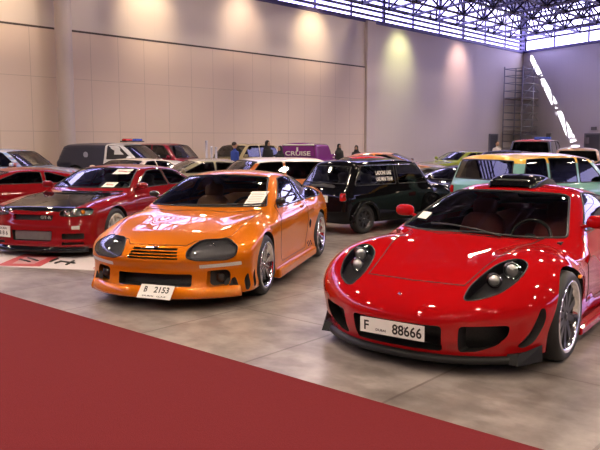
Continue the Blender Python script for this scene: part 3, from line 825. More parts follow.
# space frame below the roof, near the corner
tr = empty('roof_truss', (CORNER.x, CORNER.y, 0), 0, 'dark steel space frame of tubes running below the roof along the window bands', 'truss')
ZB_, ZT_, MOD = 9.0, 10.6, 2.5
U1, U2 = -E1, (E2 + E1 * .0).normalized()
def gp(i, j, z, off=0.0): return Vector((0, 0, z)) + U1 * ((i + off) * MOD) + U2 * ((j + off) * MOD) + U1 * .35 + U2 * .35
NI, NJ = 17, 9
far_ = MB()
for j in range(NJ):
    m_ = MB(); m_.tube([gp(0, j, ZB_), gp(NI, j, ZB_)], .08, n=5); m_.build('bottom_chord', STEEL, tr)
    m_ = MB(); m_.tube([gp(0, j, ZT_, .5), gp(NI - 1, j, ZT_, .5)], .08, n=5); m_.build('top_chord', STEEL, tr)
    if j < NJ - 1:
        for i in range(NI):
            if i > 8 and j > 5: continue
            m_ = MB() if i >= 3 else far_; t_ = gp(i, j, ZT_, .5)
            for a, b in ((0, 0), (1, 0), (0, 1), (1, 1)): m_.tube([gp(i + a, j + b, ZB_), t_], .06, n=4, caps=False)
            m_.sup(tuple(t_), (.11, .11, .11), n=2, seg=6); m_.sup(tuple(gp(i, j, ZB_)), (.11, .11, .11), n=2, seg=6)
            if i >= 3: m_.build('web_member', STEEL, tr)
for i in range(NI + 1):
    m_ = MB(); m_.tube([gp(i, 0, ZB_), gp(i, NJ - 1, ZB_)], .08, n=5); m_.build('cross_chord', STEEL, tr)
    if i < NI: m_ = MB(); m_.tube([gp(i, 0, ZT_, .5), gp(i, NJ - 2, ZT_, .5)], .055, n=5); m_.build('cross_chord', STEEL, tr)
tag(far_.build('far_web_members', STEEL, tr), kind='stuff')
# ---------------------------------------------------------------- the three cars in front
RED = paint('deep_red_paint', (.38, .004, .006)); ORANGE = paint('orange_pearl_paint', (.60, .155, .004), .30, .35, 1); RED2 = paint('dark_red_paint', (.21, .007, .010))
BLACKP = paint('black_paint', (.004, .004, .005)); BLACKP.node_tree.nodes['Principled BSDF'].inputs['Coat Weight'].default_value = .5; BLACKP.node_tree.nodes['Principled BSDF'].inputs['Specular IOR Level'].default_value = 0; CARBON = pm('carbon_black', (.006, .007, .010), .5, coat=.7, spec=0, noise=.5, nscale=120); LIPM = pm('lip_black', (.010, .010, .011), .45, spec=.25, noise=.2)
REFL = pm('reflector_silver', (.75, .75, .76), .28, .35, noise=.1)
LOCH = MATS.get('x')
def mir(q): return q + [(-a, b) for a, b in q[::-1]]
def mirt(q): return q + [(a, -b) for a, b in q[::-1]]
BADGE = CHROME
def finish_super():
    p = SUPER
    hl = spline([(2.10, .475), (2.04, .45), (1.90, .45), (1.68, .505), (1.57, .60), (1.555, .69), (1.63, .745), (1.78, .735), (1.94, .665), (2.05, .565)], 5)
    regs = [
        dict(name='bonnet', view='top', pts=densify(mirt([(1.98, .0), (1.95, .40), (1.66, .44), (1.3, .52), (.82, .60), (.98, .28)][0:6]), .05), mirror=False, mat='paint', gap=.004, early=True),
        dict(name='headlamp', view='top', pts=hl, mat=pm('lamp_bowl_grey', (.16, .16, .17), .35, .7, noise=.2), wall=PLASTIC, pocket=.085, lens=LENS, gap=.006, gapmat=RUB,
             bulbs=((1.665, .645, .700, .052, REFL), (1.83, .575, .645, .044, REFL))),
        dict(name='windscreen', view='top', pts=densify(mirt([(.95, .01), (.93, .3), (.85, .55), (.69, .76), (-.05, .56), (.05, .3), (.085, .01)]), .04, .05), mirror=False, mat=GLASS, gap=.012, gapmat=RUB),
        dict(name='rear_window', view='rear', pts=densify([(.42, 1.0), (.36, 1.08), (-.36, 1.08), (-.42, 1.0)], .05, .03), mirror=False, mat=GLASSD),
        dict(name='front_intake', view='front', pts=densify([(.36, .36), (.345, .165), (-.345, .165), (-.36, .36)], .04, .03), mirror=False, mat=MESHM, wall=DARK, pocket=.16),
        dict(name='side_intake', view='front', pts=densify([(.47, .365), (.76, .375), (.75, .30), (.68, .225), (.56, .175), (.45, .165)], .03, .03), mat=MESHM, wall=DARK, pocket=.14),
        dict(name='bumper_vent', view='left', pts=spline([(1.79, .47), (1.825, .475), (1.855, .40), (1.87, .32), (1.92, .225), (1.875, .20), (1.815, .26), (1.785, .36)], 4), mat=DARK, wall=DARK, pocket=.06),
    ]
    door = [(.60, .30), (.66, .60), (.55, .84), (-.40, .88), (-.52, .80), (-.50, .30)]
    root, S = make_car('sports_car', p, POSE['super'], 'low red supercar with black roof scoop and white plate reading F 88666', 'car', paintmat=RED,
        regions=regs, nu=150, nv=92, doors=[door], glass=GLASSD, glass_f=glassmat('windscreen_glass', (.78, .80, .79)),
        wheels=dict(rimr=.268, width=.28, style='fat', spokes=10, rimmat=pm('gloss_black_wheel', (.010, .010, .011), .35, spec=.3, noise=.2), lip=CHROME, cap=PLASTIC, steer=0),
        seatmat=pm('red_leather', (.34, .05, .05), .5, noise=.2))
    # lip spoiler
    b = MB(); n = 28; ys = np.linspace(-.86, .86, n); V = []; Fs = []
    X = S.proj('front', [(y, .20) for y in ys]); Nn = S.normal(X); Nn[:, 2] = 0; Nn /= np.linalg.norm(Nn, axis=1, keepdims=True)
    for q, nn_ in zip(X, Nn):
        for (o_, z) in ((-.10, .14), (.003, .14), (.018, .112), (.016, .092), (.0, .085), (-.10, .09)): V.append((q[0] + nn_[0] * o_, q[1] + nn_[1] * o_, z))
    for i in range(n - 1):
        for j in range(6): Fs.append((i * 6 + j, i * 6 + (j + 1) % 6, (i + 1) * 6 + (j + 1) % 6, (i + 1) * 6 + j))
    Fs += [tuple(range(6)), tuple((n - 1) * 6 + j for j in range(6))[::-1]]
    b.add(V, Fs, 0); b.build('lip_spoiler', LIPM, root)
    for sg in (1, -1):
        b = MB(); Y = .93 * sg
        b.hexa([(1.73, Y - .06 * sg, .09), (1.98, Y - .20 * sg, .09), (1.99, Y - .11 * sg, .09), (1.76, Y - .01 * sg, .09), (1.73, Y - .06 * sg, .165), (1.95, Y - .20 * sg, .155), (1.95, Y - .12 * sg, .165), (1.76, Y - .015 * sg, .21)])
        o = b.build('splitter_corner', LIPM, root)
    # number plate with its writing
    lines = [('F', .072, .040, -.205, 0), ('88666', .078, .235, .125, 0), ('DUBAI', .018, .085, -.085, -.025)]
    o = plate(root, (S.proj('front', [(0, .40)])[0][0] + .012, 0.0, .30), (.52, .112), (1, 0, -.03), lines)
    o['label'] = 'white plate with black characters F DUBAI 88666'
    b = MB()  # the arabic line of the plate as small strokes, and the bracket
    bx = S.proj('front', [(0, .40)])[0][0] + .0145
    for (y0, z0, y1, z1) in ((.125, .318, .107, .318), (.107, .318, .107, .330), (.100, .318, .085, .322), (.085, .322, .080, .332), (.073, .318, .058, .318), (.058, .318, .052, .328), (.046, .320, .040, .332), (.095, .336, .092, .336), (.066, .312, .063, .312)):
        b.tube([(bx, y0, z0), (bx, y1, z1)], .0022, 0, 5)
    b.build('plate_script', INK, root)
    b = MB(); b.box((bx - .07, 0, .30), (.12, .30, .05)); b.build('plate_bracket', DARK, root)
    # badge, a small rearing shape
    bp = S.proj('front', [(0, .525)])[0]; b = MB()
    b.tube([(bp[0] + .004, 0, .515), (bp[0] + .006, .004, .53), (bp[0] - .003, -.008, .545)], [.004, .008, .004], n=8); b.tube([(bp[0] + .004, .015, .528), (bp[0] + .004, -.015, .534)], [.003, .004], n=6); b.build('nose_badge', CHROME, root)
    # roof scoop
    b = MB(); V = []; Fs = []
    secs = [(-.02, .20, .004), (-.08, .235, .055), (-.18, .25, .08), (-.40, .25, .085), (-.75, .22, .07), (-1.15, .15, .03), (-1.3, .10, .0)]
    for (x, w, h) in secs:
        base = float(S.R(np.array([x]))[0]) - .015
        for t in np.linspace(0, PI, 13):
            cy, cz = math.cos(t), math.sin(t)
            V.append((x, w * math.copysign(abs(cy) ** .55, cy), base + (h + .015) * abs(cz) ** .55))
    for i in range(len(secs) - 1):
        for j in range(12): Fs.append((i * 13 + j, i * 13 + j + 1, (i + 1) * 13 + j + 1, (i + 1) * 13 + j))
    b.add(V, Fs, 0)
    b.sup((-.11, 0, 1.255), (.04, .18, .018), 1, n=4)
    b.build('roof_scoop', [BLACKP, DARK], root)
    for sg in (1, -1): mirror(root, .36, sg * .80, .925, RED, sg, (.055, .095, .058), .045)
    # wipers
    b = MB(); W_ = S.proj('top', [(.98, .30), (.93, .10), (.86, -.18), (.80, -.42)]); b.tube([q + np.array([0, 0, .02]) for q in W_], .009)
    W_ = S.proj('top', [(.86, .62), (.93, .40), (.96, .12), (.97, -.05)]); b.tube([q + np.array([0, 0, .018]) for q in W_], .009)
    b.build('wiper', RUB, root)
    b = MB(); q = S.proj('left', [(1.18, .62)])[0]
    b.sup((q[0], q[1] + .004, q[2]), (.035, .012, .014)); b.build('side_repeater', AMBER, root)
    # door handle, side skirt
    for sg in (1, -1):
        b = MB(); b.box((-.0, sg * .915, .115), (1.75, .09, .07), bev=.015); b.build('side_skirt', RED, root)
        b = MB(); q = S.proj('left', [(-.36, .70)])[0]; b.sup((q[0], sg * (q[1] + .006), q[2]), (.07, .014, .014)); b.build('door_handle', RED, root)
        b = MB(); b.sup((-2.13, sg * .62, .72), (.10, .17, .055), n=3); b.build('tail_lamp', TAIL, root)
    b = MB(); b.box((-2.16, 0, .93), (.22, 1.3, .022), bev=.008)
    for sg in (1, -1): b.box((-2.12, sg * .45, .88), (.12, .03, .10))
    b.build('rear_wing', RED, root)
    return root, S
def finish_coupe():
    p = COUPE
    lamp = densify([(.335, .525), (.34, .60), (.41, .665), (.66, .672), (.775, .60), (.765, .52), (.70, .488), (.42, .492)], .03, .05)
    regs = [
        dict(name='bonnet', view='top', pts=densify(mirt([(2.12, .0), (2.10, .30), (2.0, .36), (1.90, .56), (1.78, .66), (1.4, .70), (.86, .70), (1.03, .35)]), .05), mirror=False, mat='paint', gap=.004, early=True),
        dict(name='headlamp', view='front', pts=lamp, mat=pm('lamp_bowl', (.30, .30, .32), .35, .3, noise=.2), wall=MATS.get('lamp_bowl') or PLASTIC, pocket=.07, lens=glassmat('smoked_lens_light', (.55, .55, .57)), gap=.006, gapmat=RUB,
             bulbs=((1.97, .50, .575, .052, REFL), (1.88, .655, .575, .046, REFL))),
        dict(name='windscreen', view='front', pts=densify(screen_poly(p, 0, .895, 1.185, .07, .03), .04, .05), mirror=False, mat=GLASS, gap=.012, gapmat=RUB),
        dict(name='rear_window', view='rear', pts=densify([(.58, 1.02), (.50, 1.18), (-.50, 1.18), (-.58, 1.02)], .05, .03), mirror=False, mat=GLASSD),
        dict(name='lower_intake', view='front', pts=densify([(.39, .355), (.385, .235), (-.385, .235), (-.39, .355)], .04, .025), mirror=False, mat=MESHM, wall=DARK, pocket=.13),
        dict(name='fog_recess', view='front', pts=densify([(.52, .385), (.69, .39), (.72, .35), (.715, .235), (.55, .225), (.52, .25)], .03, .03), mat=DARK, wall='paint', pocket=.10),
        dict(name='marker_lamp', view='front', pts=densify([(.46, .447), (.81, .462), (.81, .425), (.46, .412)], .03, .01), mat=pm('clear_marker', (.62, .60, .56), .25, coat=.6, noise=.3, nscale=120)),
    ]
    for k in range(4):
        z = .590 - .027 * k; w = .235 + .010 * k
        regs.append(dict(name='grille_slot', view='front', pts=densify([(w, z + .009), (w, z - .009), (-w, z - .009), (-w, z + .009)], .05, .004), mirror=False, mat=DARK, wall=DARK, pocket=.05))
    for k, x in enumerate((1.985, 1.865, 1.745)):
        regs.append(dict(name='bumper_slot', view='left', pts=spline([(x + .03, .175 + .01 * k), (x + .03, .25 + .01 * k), (x - .01, .305 + .02 * k), (x - .03, .29 + .02 * k), (x - .028, .20 + .01 * k), (x, .155 + .01 * k)], 4), mat=DARK, wall=DARK, pocket=.05))
    regs.append(dict(name='door_vent', view='left', pts=spline([(-.72, .50), (-.69, .56), (-.74, .60), (-.79, .57), (-.79, .51), (-.75, .47)], 3), mat=DARK, wall=DARK, pocket=.05))
    for k in range(3):
        x = -.66 - .075 * k
        regs.append(dict(name='skirt_slot', view='left', pts=densify([(x, .235), (x + .05, .31), (x + .015, .31), (x - .035, .235)], .03, .01), mat=DARK, wall=DARK, pocket=.05))
    door = [(.62, .25), (.68, .60), (.62, .90), (-.45, .94), (-.66, .84), (-.62, .45), (-.50, .25)]
    root, S = make_car('sports_coupe', p, POSE['coupe'], 'orange two-door sports coupe with body kit and a number plate reading B 2153', 'car', paintmat=ORANGE,
        regions=regs, nu=150, nv=92, doors=[door], glass=glassmat('side_glass_mid', (.30, .31, .33)), glass_f=glassmat('windscreen_glass', (.42, .45, .44)),
        wheels=dict(rimr=.245, width=.24, style='thin', spokes=10, rimmat=ALU, lip=CHROME), seatmat=pm('tan_leather', (.60, .27, .10), .5, noise=.2),
        side_w=side_glass(p, .12, .30, zlo=.865, pillars=(-.62,), gap=.035))
    X = S.proj('front', [(0, .30)])[0][0]
    o = plate(root, (X + .085, .065, .195), (.37, .15), (1, -.12, .85), [('B', .062, .036, -.115, .022), ('2153', .066, .165, .06, .022), ('DUBAI   U.A.E', .016, .26, .0, -.05)])
    o['label'] = 'white plate with black characters B 2153'
    # under-bumper lip
    b = MB(); n = 26; ys = np.linspace(-.80, .80, n); V = []; Fs = []
    X = S.proj('front', [(y, .20) for y in ys]); Nn = S.normal(X); Nn[:, 2] = 0; Nn /= np.linalg.norm(Nn, axis=1, keepdims=True)
    for q, nn_ in zip(X, Nn):
        for (o_, z) in ((-.08, .225), (.004, .225), (.022, .19), (.036, .15), (.03, .122), (-.08, .12)): V.append((q[0] + nn_[0] * o_, q[1] + nn_[1] * o_, z))
    for i in range(n - 1):
        for j in range(6): Fs.append((i * 6 + j, i * 6 + (j + 1) % 6, (i + 1) * 6 + (j + 1) % 6, (i + 1) * 6 + j))
    Fs += [tuple(range(6)), tuple((n - 1) * 6 + j for j in range(6))[::-1]]
    b.add(V, Fs, 0); b.build('front_lip', ORANGE, root)
    for sg in (1, -1):
        b = MB(); b.box((-.0, sg * .885, .155), (1.82, .10, .11), bev=.025); b.build('side_skirt', ORANGE, root)
        b = MB(); q = S.proj('left', [(-.42, .80)])[0]; b.sup((q[0], sg * (q[1] + .004), q[2]), (.08, .012, .018)); b.build('door_handle', ORANGE, root)
        b = MB(); q = S.proj('front', [(.62, .33)])[0]; b.sup((q[0] - .06, sg * .62, .305), (.025, .045, .045), n=2.2, seg=18); b.build('fog_lamp', PLASTIC, root)
        b = MB(); b.sup((-2.06, sg * .55, .74), (.12, .24, .06), n=3); b.build('tail_lamp', TAIL, root)
    for sg in (1,): mirror(root, .50, sg * .76, .91, PLASTIC, sg, (.04, .06, .04), .01)
    mirror(root, .46, -.76, .965, PLASTIC, -1, (.04, .06, .035), .0)
    q = S.proj('top', [(2.15, 0)])[0]; b = MB(); b.lathe([(.001, .006), (.018, .005), (.024, .0)], axis='z', n=16, c=(q[0], 0, q[2])); b.tube([(q[0], -.03, q[2] + .006), (q[0], .03, q[2] + .006)], .005); b.build('nose_badge', CHROME, root)
    b = MB(); W_ = S.proj('top', [(.86, .40), (.93, .10), (.90, -.30)]); b.tube([q + np.array([0, 0, .018]) for q in W_], .009)
    W_ = S.proj('top', [(.70, .68), (.80, .55), (.86, .28)]); b.tube([q + np.array([0, 0, .018]) for q in W_], .009); b.build('wiper', RUB, root)
    return root, S

def finish_skyline():
    p = SEDAN_COUPE
    regs = [
        dict(name='bonnet', view='top', pts=densify(mirt([(2.10, .0), (2.08, .40), (2.0, .58), (1.7, .60), (.86, .68), (.93, .35)]), .05), mirror=False, mat=CARBON, gap=.004, early=True),
        dict(name='headlamp', view='front', pts=densify([(.42, .595), (.43, .67), (.60, .69), (.78, .695), (.83, .67), (.825, .605), (.60, .58)], .03, .03), mat=MATS['lamp_bowl'], wall=PLASTIC, pocket=.08, lens=LENS, gap=.005, gapmat=RUB,
             bulbs=((2.06, .52, .635, .036, CHROME), (2.03, .62, .638, .036, CHROME), (1.98, .73, .645, .032, AMBER))),
        dict(name='grille', view='front', pts=densify([(.33, .60), (.32, .525), (-.32, .525), (-.33, .60)], .04, .015), mirror=False, mat=MESHM, wall='paint', pocket=.06),
        dict(name='intercooler_intake', view='front', pts=densify([(.33, .38), (.31, .235), (-.31, .235), (-.33, .38)], .04, .03), mirror=False, mat=DARK, wall=DARK, pocket=.07),
        dict(name='brake_duct', view='front', pts=densify([(.47, .345), (.75, .35), (.75, .27), (.47, .265)], .04, .015), mat=DARK, wall=DARK, pocket=.07),
        dict(name='lower_duct', view='front', pts=densify([(.47, .225), (.75, .225), (.75, .195), (.47, .19)], .04, .008), mat=DARK, wall=DARK, pocket=.05),
        dict(name='fog_lamp', view='front', pts=densify([(.60, .455), (.70, .455), (.70, .405), (.60, .405)], .03, .01), mat=pm('lamp_glass_pale', (.55, .53, .50), .2, coat=.6, noise=.2, nscale=90)),
        dict(name='windscreen', view='front', pts=densify(screen_poly(p, 0, .90, 1.165, .07, .02), .04, .05), mirror=False, mat=GLASS, gap=.012, gapmat=RUB),
        dict(name='rear_window', view='rear', pts=densify([(.60, 1.0), (.50, 1.16), (-.50, 1.16), (-.60, 1.0)], .05, .03), mirror=False, mat=GLASSD),
    ]
    door = [(.62, .25), (.70, .60), (.62, .87), (-.50, .90), (-.66, .80), (-.62, .45), (-.50, .25)]
    root, S = make_car('sports_coupe', p, POSE['skyline'], 'dark red boxy coupe with black bonnet standing on a white and red mat', 'car', paintmat=RED2,
        regions=regs, nu=120, nv=76, doors=[door], glass=glassmat('side_glass_mid', (.30, .31, .33)), glass_f=GLASS,
        wheels=dict(rimr=.235, width=.24, style='fat', spokes=6, rimmat=pm('white_alloy', (.62, .62, .60), .35, .2, noise=.05)), seatmat=pm('pale_seat', (.28, .25, .20), .7, noise=.2),
        side_w=side_glass(p, .11, .20, pillars=(-.62,), gap=.05))
    ix = S.proj('front', [(0, .30)])[0][0]
    b = MB()
    b.box((ix - .045, 0, .307), (.02, .58, .12), 0)
    for k in range(9): b.box((ix - .030, 0, .255 + .013 * k), (.012, .58, .004), 0)
    b.build('intercooler', pm('intercooler_alloy', (.38, .38, .38), .45, .7, noise=.2), root)
    gx = S.proj('front', [(0, .62)])[0][0]; b = MB(); put_text(b, 'GT-R', .042, .17, (gx - .03, .19, .565), (0, 1, 0), (0, 0, 1), 0); o = b.build('grille_badge', REFL, root); o['label'] = 'silver GT-R badge'
    o = plate(root, (S.proj('front', [(-.44, .36)])[0][0] + .02, -.47, .355), (.27, .16), (1, -.25, .02), [('DUBAI', .03, .15, 0, .045), ('B 8 6', .06, .18, 0, -.02)])
    o['label'] = 'white plate on one side of the bumper'
    b = MB(); n = 22; ys = np.linspace(-.80, .80, n); V = []; Fs = []
    X = S.proj('front', [(y, .20) for y in ys]); Nn = S.normal(X); Nn[:, 2] = 0; Nn /= np.linalg.norm(Nn, axis=1, keepdims=True)
    for q, nn_ in zip(X, Nn):
        for (o_, z) in ((-.10, .16), (.003, .16), (.03, .12), (.03, .085), (.0, .08), (-.10, .085)): V.append((q[0] + nn_[0] * o_, q[1] + nn_[1] * o_, z))
    for i in range(n - 1):
        for j in range(6): Fs.append((i * 6 + j, i * 6 + (j + 1) % 6, (i + 1) * 6 + (j + 1) % 6, (i + 1) * 6 + j))
    Fs += [tuple(range(6)), tuple((n - 1) * 6 + j for j in range(6))[::-1]]
    b.add(V, Fs, 0); b.build('front_lip', CARBON, root)
    for sg in (1, -1):
        b = MB(); b.box((-.0, sg * .865, .15), (1.86, .08, .09), bev=.02); b.build('side_skirt', RED2, root)
        b = MB(); q = S.proj('left', [(-.45, .74)])[0]; b.sup((q[0], sg * (q[1] + .004), q[2]), (.08, .012, .018)); b.build('door_handle', RED2, root)
        mirror(root, .52, sg * .76, .90, RED2, sg, (.06, .09, .055), .04)
        for yy in (.35, .60):
            b = MB(); b.lathe([(.001, -2.22), (.055, -2.22), (.06, -2.18)], axis='x', n=18, c=(-.0, sg * yy, .70)); b.build('tail_lamp', TAIL, root)
    b = MB(); W_ = S.proj('top', [(.92, .40), (.96, .10), (.95, -.30)]); b.tube([q + np.array([0, 0, .018]) for q in W_], .009)
    W_ = S.proj('top', [(.78, .68), (.86, .55), (.92, .28)]); b.tube([q + np.array([0, 0, .018]) for q in W_], .009); b.build('wiper', RUB, root)
    for (sy, sz, w_, h_, rd) in ((.34, 1.13, .26, .075, 1), (.36, .94, .20, .07, 1)):
        b = MB(); X = S.proj('front', [(sy + a * w_ / 2, sz + c * h_ / 2) for a in (-1, -.5, 0, .5, 1) for c in (-1, 1)])
        X = X + S.normal(X) * .004
        b.add(X, [(2 * k, 2 * k + 2, 2 * k + 3, 2 * k + 1) for k in range(4)], 0)
        m_ = (X[4] + X[5]) / 2; up = Vector(X[5] - X[4]).normalized(); n_ = Vector(S.normal(X[4:5])[0]); rt = up.cross(n_).normalized()
        for zz in (-.012, .012): b.tube([Vector(m_) + rt * (w_ * -.3) + up * zz + n_ * .001, Vector(m_) + rt * (w_ * .3) + up * zz + n_ * .001], .004, 1, 4)
        b.build('windscreen_sticker', [PAPER, REDINK], root)
    return root, S
# ---------------------------------------------------------------- the rows behind
def std_regions(p, kind, bumper='dark'):
    """lamps, grille, screens of an everyday car, from its own shape"""
    c = p['cab']; T = table(p['top'], .05); R_ = table(p['roof'], .1); w = p['w']; zn = float(T(np.array([p['xf'] - .12]))[0]); zt = float(T(np.array([p['xr'] + .1]))[0])
    zs0 = c['zb'] + .03; x1, z1 = c['front'][0]; hd = c['front'][1][1]
    rtop = float(R_(np.array([c['rear'][0][0]]))[0])
    r = [dict(name='windscreen', view='front', pts=densify(screen_poly(p, 0, max(zs0, c['front'][0][1] + .03), hd - .085, .07, .02), .06, .05), mirror=False, mat=GLASS, gap=.012, gapmat=RUB),
         dict(name='rear_window', view='rear', pts=densify(screen_poly(p, 0, max(c['rear'][1][1], zt) + .06, rtop - .10, .10, .01), .06, .05), mirror=False, mat=GLASSD, gap=.010, gapmat=RUB),
         dict(name='headlamp', view='front', pts=densify([(w * .50, zn - .07), (w * .88, zn - .05), (w * .86, zn - .17), (w * .55, zn - .18)], .06, .04), mat=pm('lamp_glass_pale', (.55, .53, .50), .2, coat=.6, noise=.2, nscale=90), gap=.005, gapmat=RUB),
         dict(name='tail_lamp', view='rear', pts=densify([(w * .74, zt - .08), (w * .90, zt - .08), (w * .90, zt - .22), (w * .74, zt - .22)], .06, .03), mat=TAIL, gap=.005, gapmat=RUB),
         dict(name='grille', view='front', pts=densify([(w * .42, zn - .08), (w * .40, zn - .20), (-w * .40, zn - .20), (-w * .42, zn - .08)], .06, .02), mirror=False, mat=MESHM, wall=DARK, pocket=.04),
         dict(name='lower_intake', view='front', pts=densify([(w * .6, p['zb'] + .20), (w * .55, p['zb'] + .08), (-w * .55, p['zb'] + .08), (-w * .6, p['zb'] + .20)], .06, .02), mirror=False, mat=MESHM, wall=DARK, pocket=.04)]
    return r
def row_car(name, base, px, Y, head, zroof, yroof_px, label, cat, group, pmat, L=1.0, Wd=1.0, pillars=(-.5,), wheels=None, regions=None, glass=None, side_w=None, interior=True, seatmat=None, front_in=.13, rear_in=.16, Hs=None, glassf=None, nu=66, nv=44, mirrors=True):
    R0 = max(z for _, z in base['roof'])
    H = Hs or zroof / R0
    p = rescale(base, L, Wd, H)
    X = (px - 300) / FPX * Y
    regs = std_regions(p, cat) + (regions(p) if regions else [])
    if glassf: regs[0]['mat'] = glassf
    root, S = make_car(name, p, (X, Y, head), label, cat, group, pmat, regs, nu, nv, interior=interior, glass=glass or GLASSD, wheels=wheels, seatmat=seatmat,
                       side_w=side_w if side_w is not None else side_glass(p, front_in, rear_in, pillars=tuple(q * L for q in pillars)), gapr=.003)
    if mirrors:
        c = p['cab']
        for sg in (1, -1): mirror(root, c['front'][0][0] - .38, sg * (c['w'] - .02), c['zb'] + .06, pmat, sg, (.05, .09, .06), .03)
    return root, S, p
def livery(name, cols, scale=1.5, rough=.3):
    """airbrushed or flamed paint: large patches of several colours"""
    m, nt, b = nodemat(name); L = nt.links; nn = nt.nodes.new
    tc = nn('ShaderNodeTexCoord'); nz = nn('ShaderNodeTexNoise'); nz.inputs['Scale'].default_value = scale; nz.inputs['Detail'].default_value = 3; nz.inputs['Distortion'].default_value = 1.2
    L.new(tc.outputs['Object'], nz.inputs[0]); r = nn('ShaderNodeValToRGB'); e = r.color_ramp.elements
    n = len(cols)
    e[0].position = .3; e[0].color = (*cols[0], 1); e[1].position = .7; e[1].color = (*cols[-1], 1)
    for i, c in enumerate(cols[1:-1]): q = e.new(.3 + .4 * (i + 1) / (n - 1)); q.color = (*c, 1)
    L.new(nz.outputs['Fac'], r.inputs[0]); L.new(r.outputs[0], b.inputs['Base Color']); b.inputs['Roughness'].default_value = rough; b.inputs['Coat Weight'].default_value = 1; b.inputs['Coat Roughness'].default_value = .03
    return m
def twotone(name, colA, colB, axis, cut, fl=0.0):
    """paint that changes colour at a line fixed on the car (axis 0 = length, 2 = height)"""
    m, nt, b = nodemat(name); L = nt.links; nn = nt.nodes.new
    tc = nn('ShaderNodeTexCoord'); sp = nn('ShaderNodeSeparateXYZ'); L.new(tc.outputs['Object'], sp.inputs[0])
    g = nn('ShaderNodeMath'); g.operation = 'GREATER_THAN'; g.inputs[1].default_value = cut; L.new(sp.outputs[axis], g.inputs[0])
    mx = nn('ShaderNodeMix'); mx.data_type = 'RGBA'; mx.inputs[6].default_value = (*colA, 1); mx.inputs[7].default_value = (*colB, 1); L.new(g.outputs[0], mx.inputs[0])
    L.new(mx.outputs[2], b.inputs['Base Color']); b.inputs['Roughness'].default_value = .35; b.inputs['Coat Weight'].default_value = 1; b.inputs['Coat Roughness'].default_value = .03
    return m
def place_rows():
    G = None
    # black mini, its own details
    p = MINI
    root, S, p = row_car('hatchback', MINI, 300, 1, 0, 1.31, 160, 'small black hatchback with white lettering on its rear side window', 'car', None, BLACKP, L=1.06, pillars=(-.22,), nu=90, nv=60,
        glass=glassmat('see_through_glass', (.86, .88, .86)), glassf=glassmat('see_through_glass', (.86, .88, .86)), front_in=.10, rear_in=.10,
        wheels=dict(rimr=.17, width=.18, style='five', spokes=8, rimmat=pm('dark_alloy', (.06, .06, .065), .3, .7, noise=.1)), mirrors=False,
        regions=lambda p: [])
    mx, my, mh = pose_from((66 / FPX * 12.55, 12.55), (p['wheel']['rx'], -p['wheel']['yr']), 40)
    root.location = (mx, my, 0); root.rotation_euler = (0, 0, math.radians(mh))
    for o in [c for c in root.children if c.name.startswith('rear_window')]: o.data.materials[0] = MATS['see_through_glass']
    # arch flares, bumpers, plate, lettering, light pod
    for sg in (1, -1):
        for ax in (p['wheel']['fx'], p['wheel']['rx']):
            b = MB(); r_ = p['wheel']['arch'] + .005; b.tube([(ax + r_ * math.cos(a), sg * .715, max(.16, .26 + r_ * math.sin(a))) for a in np.linspace(-.15, PI + .15, 18)], .035, n=8); b.build('arch_flare', BLACKP, root)
    b = MB(); b.tube([(-1.36, -.66, .36), (-1.50, -.58, .36), (-1.55, 0, .36), (-1.50, .58, .36), (-1.36, .66, .36)], .032, n=8); b.build('rear_bumper', CHROME, root)
    b = MB(); b.tube([(1.36, -.66, .36), (1.50, -.58, .36), (1.55, 0, .36), (1.50, .58, .36), (1.36, .66, .36)], .032, n=8); b.build('front_bumper', CHROME, root)
    X = S.proj('rear', [(0, .60)])[0]
    o = plate(root, (X[0] - .012, .0, .62), (.52, .12), (-1, 0, 0), [('DUBAI', .03, .13, -.13, 0), ('1661', .07, .20, .10, 0)]); o['label'] = 'white rear plate'
    q = S.proj('right', [(-.50, 1.06)])[0]
    for dz, tx, wd in ((.055, 'LADONI UAE', .40), (-.055, 'UAE MINI TEAM', .42)):
        b = MB(); y = S.proj('right', [(-.56, 1.01 + dz)])[0]; y2 = S.proj('right', [(-.56, 1.07 + dz)])[0]; up = Vector(y2 - y).normalized()
        put_text(b, tx, .075, wd, (y[0], y[1] - .012, y[2]), (1, 0, 0), up, 0, bold=1); o = b.build('window_lettering', PAPER, root); o['label'] = 'white window lettering'
    b = MB(); b.tube([S.proj('right', [(x, 1.19)])[0] + np.array([0, -.005, .01]) for x in np.linspace(.2, -1.15, 12)], .010, n=6); b.build('roof_gutter', CHROME, root)
    for sg in (1, -1): mirror(root, .62, sg * .60, .93, CHROME, sg, (.03, .06, .045), .08)
    # left side of the photo
    row_car('sports_car', COUPE, 4, 15.2, 216, 1.08, 165, 'plain red coupe at the left edge behind the red coupe with the black bonnet', 'car', G, RED2, pillars=(-.62,), rear_in=.45)
    art = livery('airbrushed_paint', [(.70, .04, .03), (.20, .36, .75), (.30, .48, .85), (.70, .70, .80), (.22, .38, .78), (.60, .08, .06), (.06, .28, .12)], 1.9)
    r, S, p = row_car('jeep', SUV, 10, 21.3, -12, 1.40, 149, 'airbrushed light blue off-roader with painted pictures at the left edge', 'car', G, art, L=.95)
    pol = twotone('patrol_livery', (.015, .02, .05), (.75, .76, .80), 0, -.25); pol.node_tree.nodes['Principled BSDF'].inputs['Coat Weight'].default_value = .3
    r, S, p = row_car('patrol_truck', SUV, 125, 25.2, -20, 1.55, 143, 'patrol truck with dark rear shell, white cab and a light bar on its roof', 'truck', G, pol, L=1.02, side_w=[], interior=False)
    g = [q for q in side_glass(p, .13, .1, xmin=-.16)]
    for q_ in g:
        for vw in ('right', 'left'):
            b = MB(); X = S.proj(vw, densify(q_, .08, .03)); c = X.mean(0); b.add(list(X + S.normal(X) * .006) + [c + np.array([0, (-1 if vw == 'right' else 1) * .006, 0])], [(k, (k + 1) % len(X), len(X)) for k in range(len(X))], 0)
            b.build('cab_window', PLASTIC, r)
